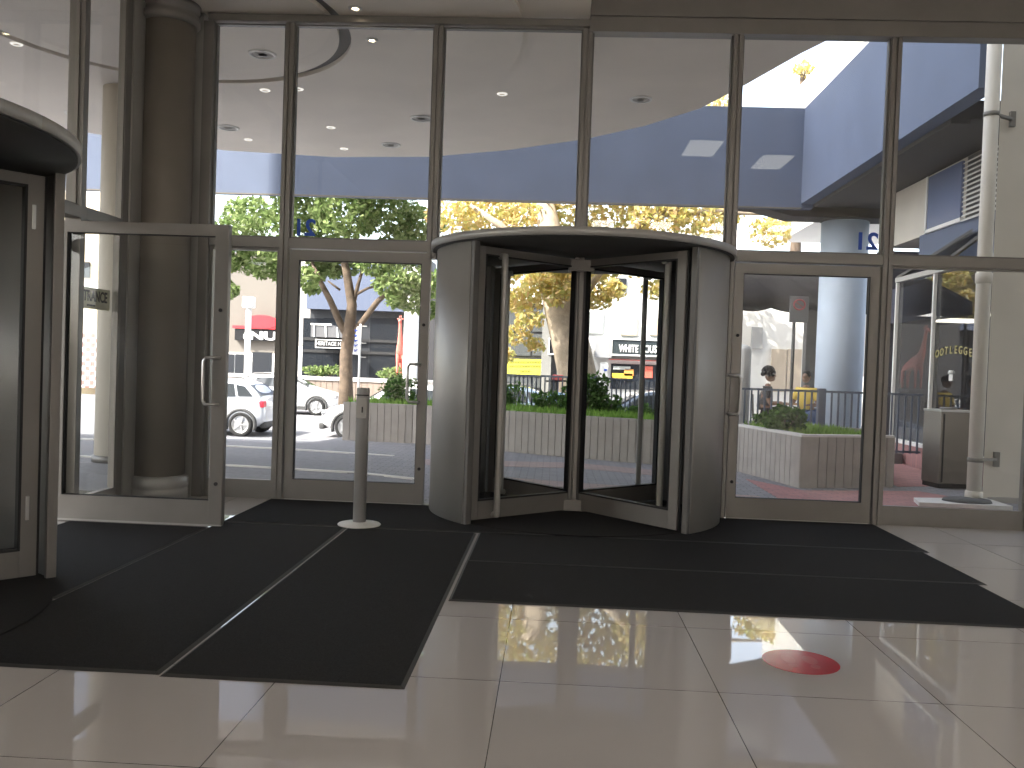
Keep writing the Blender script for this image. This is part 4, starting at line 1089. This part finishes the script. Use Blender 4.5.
    B().box(x+sgn*2.15-.03, x+sgn*2.15+.03, y-.35, y+.35, z+.46, z+.62, .015).build('grille', CLAD, t)
    for s in (1, -1):
        b = B(); b.tube([(x+sgn*.1, y+s*.62, z+1.56+hb), (x+sgn*.0, y+s*.62, z+1.6+hb), (x-sgn*1.2, y+s*.62, z+1.58+hb), (x-sgn*1.3, y+s*.62, z+1.52+hb)], .018, 6)
        b.build('roof_rail', ALU_D, t)
    return t
ZS = -.792
wx = at(241, 422, 24.0).x
car('white SUV with its tail beside the left mullion, facing left', wx-1.32, 24.85, ZS, -1, CARS)
wx = at(316, 408, 34).x
car('white hatchback farther back in the street, facing right, behind the SUV', wx-1.38, 34.9, ZS, 1, CARW, False)
nx = at(319, 415, 24.6).x
car('white car half hidden behind the concrete planter, nose pointing left', nx+2.2, 25.4, ZS, -1, CARW)

CARB = mat('dark_blue_car_paint', (.05, .075, .12), .25, .2, coat=.8)
CARG = mat('grey_blue_car_paint', (.2, .26, .34), .25, .3, coat=.8)
car('grey blue car parked behind the middle railing, left of the plane tree', at(492, 400, 28).x, 28, ZS, -1, CARG)
car('dark blue car parked behind the middle railing, right of the plane tree', at(646, 400, 28).x, 28, ZS, -1, CARB)
# ------------------------------------------------------------------ street furniture on the left
p = at(249, 300, 33)
lp = thing('street_lamp', (p.x, 33, ZS), 'white street lamp with a boxy head in front of the shop with the red logo', 'lamp post')
B().tube([(p.x, 33, ZS), (p.x, 33, p.z-.3)], .11, 14).build('pole', WHITEP, lp)
B().box(p.x-.2, p.x+.2, 32.8, 33.2, p.z-.3, p.z+.12, .03).build('lamp_head', WHITEP, lp)
p0, p1 = at(360.5, 326, 22), at(360.5, 400, 22)
fs = thing('flag_sign', (p0.x, 22, ZS), 'narrow white banner with blue marks on a white pole by the green tree trunk', 'sign')
B().tube([(p0.x, 22, ZS), (p0.x, 22, p0.z+.05)], .028, 10).build('pole', WHITEP, fs)
q = at(354, 355, 22)
B().extr([(p0.x-.02, 22, p0.z), (p0.x-.02, 22, q.z), (q.x-.04, 22, q.z+.02), (q.x+.05, 22, p0.z-.03)], (0, .008, 0)).build('banner', mat('banner_white', (.75, .75, .76), .8), fs)
b = B()
for i, h in enumerate((.13, .1, .1, .1, .08)):
    zc_ = p0.z-.12-.125*i; b.bar((p0.x-.13, 21.992, zc_-.03), (p0.x-.06, 21.992, zc_+.03), .006, .022, (0, 0, 1)); b.bar((p0.x-.13, 21.992, zc_+.03), (p0.x-.12, 21.992, zc_-.03), .006, .022)
b.build('blue_marks', NAVY, fs)
b = B()
for yy in (326, 343, 357): pz = at(360, yy, 22).z; b.bar((p0.x, 22, pz), (p0.x+.16, 22, pz), .015, .015)
b.build('bracket', WHITEP, fs)
p = at(402, 376, 38)
long_neck('giraffe_sculpture', (p.x, 37.85, p.z), .95, 'tall red long necked sculpture beside the white pillar across the street', -PI/2)
def block(name, label, cat, Y, x0, x1, y0, y1, m, depth=4, zb=None):
    p, q = at(x0, y0, Y), at(x1, y1, Y)
    t = thing(name, ((p.x+q.x)/2, Y, ZS), label, cat)
    B().box(p.x, q.x, Y, Y+depth, ZS if zb is None else zb, p.z).build('wall', m, t)
    return t
def panel(t, nm, Y, x0, x1, y0, y1, m, d=.06):
    p, q = at(x0, y0, Y), at(x1, y1, Y); return B().box(p.x, q.x, Y-d, Y+.03, q.z, p.z).build(nm, m, t)
SHOPGL = mat('shop_window', (.025, .028, .034), .2, spec=.25)
YN = 45
nr = block('shop_building', 'beige shop building with dark sign, white lettering and red logo at the left', 'building', YN, 150, 312, 250, 390, BEIGE)
panel(nr, 'sign_board', YN, 237, 305, 328.5, 342.5, mat('sign_dark', (.016, .016, .018), .6, spec=.2), .3)
pz = at(268, 337, YN-.34)
c = at(283, 337, YN-.32)
link('lettering', text_mesh('(NUR', .56, face_mat(at(243, 335.5, YN-.31), (1, 0, 0), (0, 0, 1)), .02, 'LEFT', bold=.025, sx=1.75), WHITEP, nr, 'white letters')
b = B(); c = at(262, 322, YN-.25); b.lathe((0, 0, 0), [(.85, 0), (.85, .12)], 28, ey=.42)
for v in b.bm.verts: v.co = Vector((c.x+v.co.x, c.y-v.co.z, c.z+v.co.y))
b.box(c.x-1.5, c.x+1.35, c.y-.1, c.y, c.z-.36, c.z-.22)
b.build('red_logo', mat('logo_red', (.75, .03, .04), .4), nr)
panel(nr, 'shop_front', YN, 226, 310, 352, 392, WHITEP, .04)
for xa, xb, ya, yb in ((229, 234, 354, 380), (236, 244, 354, 376), (253, 271, 352, 392), (275, 284, 355, 378), (286, 300, 355, 390)): panel(nr, 'shop_window', YN, xa, xb, ya, yb, SHOPGL, .1)
panel(nr, 'pilaster', YN-.3, 296, 312, 250, 346, mat('grey_render', (.42, .4, .37), .8), .3)
panel(nr, 'pilaster', YN-.3, 297, 304, 346, 392, WHITEP, .3)
YB = 42
ob = block('office_building', 'blue-grey office building with dark glazed ground floor behind the green tree', 'building', YB, 312, 425, 255, 395, mat('dark_frame', (.025, .028, .034), .6), 2.5)
panel(ob, 'fascia', YB, 311, 425, 250, 313, mat('blue_grey_fascia', (.085, .105, .16), .7), .5)
for xa, xb in ((304, 322), (324, 338), (371, 382), (384, 398), (400, 406)): panel(ob, 'curtain_glass', YB, xa, xb, 318, 380, mat('curtain_glass', (.016, .019, .024), .25, spec=.12), .12)
for yy in (340, 352): panel(ob, 'transom', YB, 304, 408, yy, yy+.8, BLACK, .18)
p, q = at(311, 324, YB-1.2), at(345, 340, YB-1.2)
b = B(); hw = (q.x-p.x)
pts = [(p.x, p.z-.0), (p.x+hw*.55, p.z), (p.x+hw*.8, p.z-.15), (p.x+hw*.95, p.z-.4), (q.x, q.z+.1), (p.x, q.z+.1)]
b.extr([(x_, YB-1.2, z_) for x_, z_ in pts], (0, 1.2, 0)); b.build('barrel_canopy', mat('canopy_grey', (.12, .12, .125), .4), ob)
b = B()
for fx in (.1, .45, .8): b.bar((p.x+hw*fx, YB-1.23, q.z+.1), (p.x+hw*fx*.95, YB-1.23, p.z-.04-.3*max(0, fx-.5)), .05, .06)
b.bar((p.x, YB-1.22, p.z), (p.x+hw*.6, YB-1.22, p.z), .06, .08); b.build('canopy_rib', WHITEP, ob)
panel(ob, 'name_board', YB-1.2, 315.5, 352, 339, 349, mat('sign_black', (.014, .014, .016), .6, spec=.2), .12)
pb, qb = at(315.5, 339, YB-1.33), at(352, 349, YB-1.33)
frame(B(), pb.x, qb.x, qb.z, pb.z, YB-1.36, YB-1.32, .04, .04, .04, .04).build('board_edge', WHITEP, ob)
link('lettering', text_mesh('HERITAGE HOUSE', .26, face_mat(at(334, 344, YB-1.34), (1, 0, 0), (0, 0, 1)), .01, sx=.82), WHITEP, ob)
p = at(411, 300, 33)
tag(B().box(p.x-.2, p.x+.28, 32.8, 33.3, ZS, 5.0, .01).build('white_pillar', WHITEP), 'bright white square pillar left of the revolving door drum, across the street', 'pillar')
p, q = at(280, 378, 37.5), at(420, 392, 37.5)
gw = thing('garden_wall', ((p.x+q.x)/2, 37.5, ZS), 'low brown board-marked wall behind the white hatchback', 'wall')
b = B(); ribbed(b, [(p.x-3, 37.5), (q.x+1, 37.5)], ZS, p.z-.02, .25, .03); b.build('ribbed_wall', mat('brown_concrete', (.24, .19, .155), .85), gw)
B().box(p.x-3, q.x+1, 37.45, 38.2, p.z-.03, p.z+.12).build('coping', KERB, gw)
for i, (x_, l_) in enumerate(((318, 'left of the trunk'), (330, 'close to the trunk, left side'), (392, 'under the red sculpture'))):
    c = at(x_, 370, 37.85); bush('leafy_bush', (c.x, 37.85, p.z+.115), (.7, .3, .24), 260, .16, 'green shrub on the garden wall, '+l_, 50+i, LEAF_G)

# ------------------------------------------------------------------ shops seen through the revolving door
YG = 40
gb_ = block('glass_office', 'grey glazed building with a yellow banner seen left of the plane tree', 'building', YG, 430, 556, 290, 392, mat('grey_mullion', (.03, .03, .032), .6), 4)
for xa, xb in ((500, 530.5), (533, 543)):
    for ya, yb in ((306, 332), (334, 356), (359, 388)): panel(gb_, 'curtain_glass', YG, xa, xb, ya, yb, mat('pale_glass', (.09, .095, .095), .2, spec=.3), .05)
panel(gb_, 'spandrel', YG, 440, 560, 285, 305, WHITEP, .2)
panel(gb_, 'pier', YG, 543.5, 550, 300, 392, mat('pier_grey', (.2, .195, .18), .8), .3)
YEL = mat('yellow_banner', (.75, .68, .06), .6)
panel(gb_, 'banner', YG, 506, 543, 358.5, 376, YEL, .12)
b = B(); R = random.Random(3)
for row, (yy, x0_, x1_) in enumerate(((362, 510, 541), (366, 509, 540), (371, 520, 530))):
    x_ = x0_
    while x_ < x1_:
        w = R.uniform(1.2, 2.6); p, q = at(x_, yy-.8, YG-.13), at(min(x_+w, x1_), yy+.8, YG-.13); b.box(p.x, q.x, YG-.14, YG-.115, q.z, p.z); x_ += w+.7
b.build('banner_print', mat('banner_print', (.2, .2, .03), .6), gb_)
panel(gb_, 'framed_sign', YG-.2, 548.5, 560, 338, 355, mat('sign_black', (.014, .014, .016), .6, spec=.2), .12)
pb, qb = at(548.5, 338, YG-.34), at(560, 355, YG-.34)
frame(B(), pb.x, qb.x, qb.z, pb.z, YG-.37, YG-.31, .06, .06, .06, .06).build('sign_edge', WHITEP, gb_)
YH = 44
wh = block('shop_building', 'white shop building with dark WHITE HOUSE sign and red strip, right of the plane tree', 'building', YH, 575, 735, 225, 395, WHITEP, 5)
panel(wh, 'sign_board', YH, 611, 705, 338, 358.5, mat('sign_slate', (.035, .045, .05), .6, spec=.2), .6)
pb, qb = at(611, 338, YH-.62), at(705, 358.5, YH-.62)
frame(B(), pb.x, qb.x, qb.z, pb.z, YH-.66, YH-.6, .07, .07, .07, .07).build('sign_edge', WHITEP, wh)
link('lettering', text_mesh('WHITE HOUSE', .5, face_mat(at(619, 348.5, YH-.63), (1, 0, 0), (0, 0, 1)), .02, 'LEFT', bold=.012, sx=.6), WHITEP, wh)
panel(wh, 'sign_return', YH, 595, 611, 337, 358, mat('return_grey', (.3, .3, .31), .7), .5)
panel(wh, 'red_strip', YH, 609, 705, 359, 363, mat('strip_red', (.6, .07, .05), .5), .4)
panel(wh, 'shop_window', YH, 611, 700, 363.5, 392, SHOPGL, .1)
for xa, xb, ya, yb, cc2 in ((612, 632, 373, 380, (.75, .5, .05)), (624, 633, 369, 376, (.8, .35, .08)), (640, 652, 366, 378, (.55, .12, .08)), (613, 630, 366, 370, (.4, .42, .4))):
    panel(wh, 'display', YH, xa, xb, ya, yb, mat('display_%d' % xa, cc2, .6), .2)
panel(wh, 'upper_window', YH, 583, 603, 312, 334, mat('grey_blind', (.3, .32, .31), .6), .1)
panel(wh, 'upper_window', YH, 621, 637, 315, 336, mat('tan_blind', (.42, .36, .28), .6), .1)
panel(wh, 'upper_window', YH, 650, 668, 318, 336, mat('tan_blind', (.42, .36, .28), .6), .1)
panel(wh, 'upper_window', YH, 612, 626, 278, 292, SHOPGL, .1)
panel(wh, 'poster', YH-.2, 600, 607, 362, 392, WHITEP, .1)
panel(wh, 'poster_mark', YH-.32, 604, 607, 369, 371, NAVY, .03)
# vehicle shapes and café goods just behind the railing
p = at(558, 394, 21)
sc = thing('scooter', (p.x, 21, 0), 'pale blue scooter shape parked behind the railing left of the plane tree', 'scooter')
B().ball((p.x, 21, .55), .38, .2, .3, 18).build('fairing', mat('pale_blue_body', (.3, .45, .65), .4), sc)
B().tube([(p.x-.02, 21, .8), (p.x-.05, 21, 1.12)], .03, 8).tube([(p.x-.3, 21, 1.1), (p.x+.22, 21, 1.12)], .02, 8).build('handlebar', BLACK, sc)
for dx in (-.45, .45):
    b = B()
    b.lathe((0, 0, 0), [(.1, -.05), (.22, -.05), (.24, 0), (.22, .05), (.1, .05)], 20)
    for v in b.bm.verts: v.co = Vector((p.x+dx+v.co.x, 21+v.co.z, .23+v.co.y))
    b.build('wheel', TYRE, sc)
B().box(p.x-.15, p.x+.12, 20.9, 21.1, 1.13, 1.26, .03).build('top_box', mat('red_box', (.6, .12, .12), .5), sc)

# beige building with chequered screen seen past the cream column
fb = block('far_left_building', 'sunlit cream building with a chequered brick screen seen past the cream column', 'building', 44, 20, 112, 190, 400, mat('cream_building', (.62, .52, .36), .8), 4)
panel(fb, 'window', 44, 80, 90, 262, 278, SHOPGL, .1)
panel(fb, 'white_band', 44, 40, 112, 282, 300, WHITEP, .3)
def checker():
    m = bpy.data.materials.new('chequered_screen'); m.use_nodes = True; n = m.node_tree.nodes; l = m.node_tree.links
    tc = n.new('ShaderNodeTexCoord'); c = n.new('ShaderNodeTexChecker'); c.inputs['Scale'].default_value = 4.2
    c.inputs[1].default_value = (.75, .74, .72, 1); c.inputs[2].default_value = (.36, .16, .14, 1)
    mp = n.new('ShaderNodeMapping'); mp.inputs['Location'].default_value = (0, .1, 0)
    l.new(tc.outputs['Object'], mp.inputs[0]); l.new(mp.outputs[0], c.inputs['Vector']); l.new(c.outputs[0], n['Principled BSDF'].inputs['Base Color']); return m
panel(fb, 'chequered_screen', 43.6, 70, 108, 332, 388, checker(), .2)
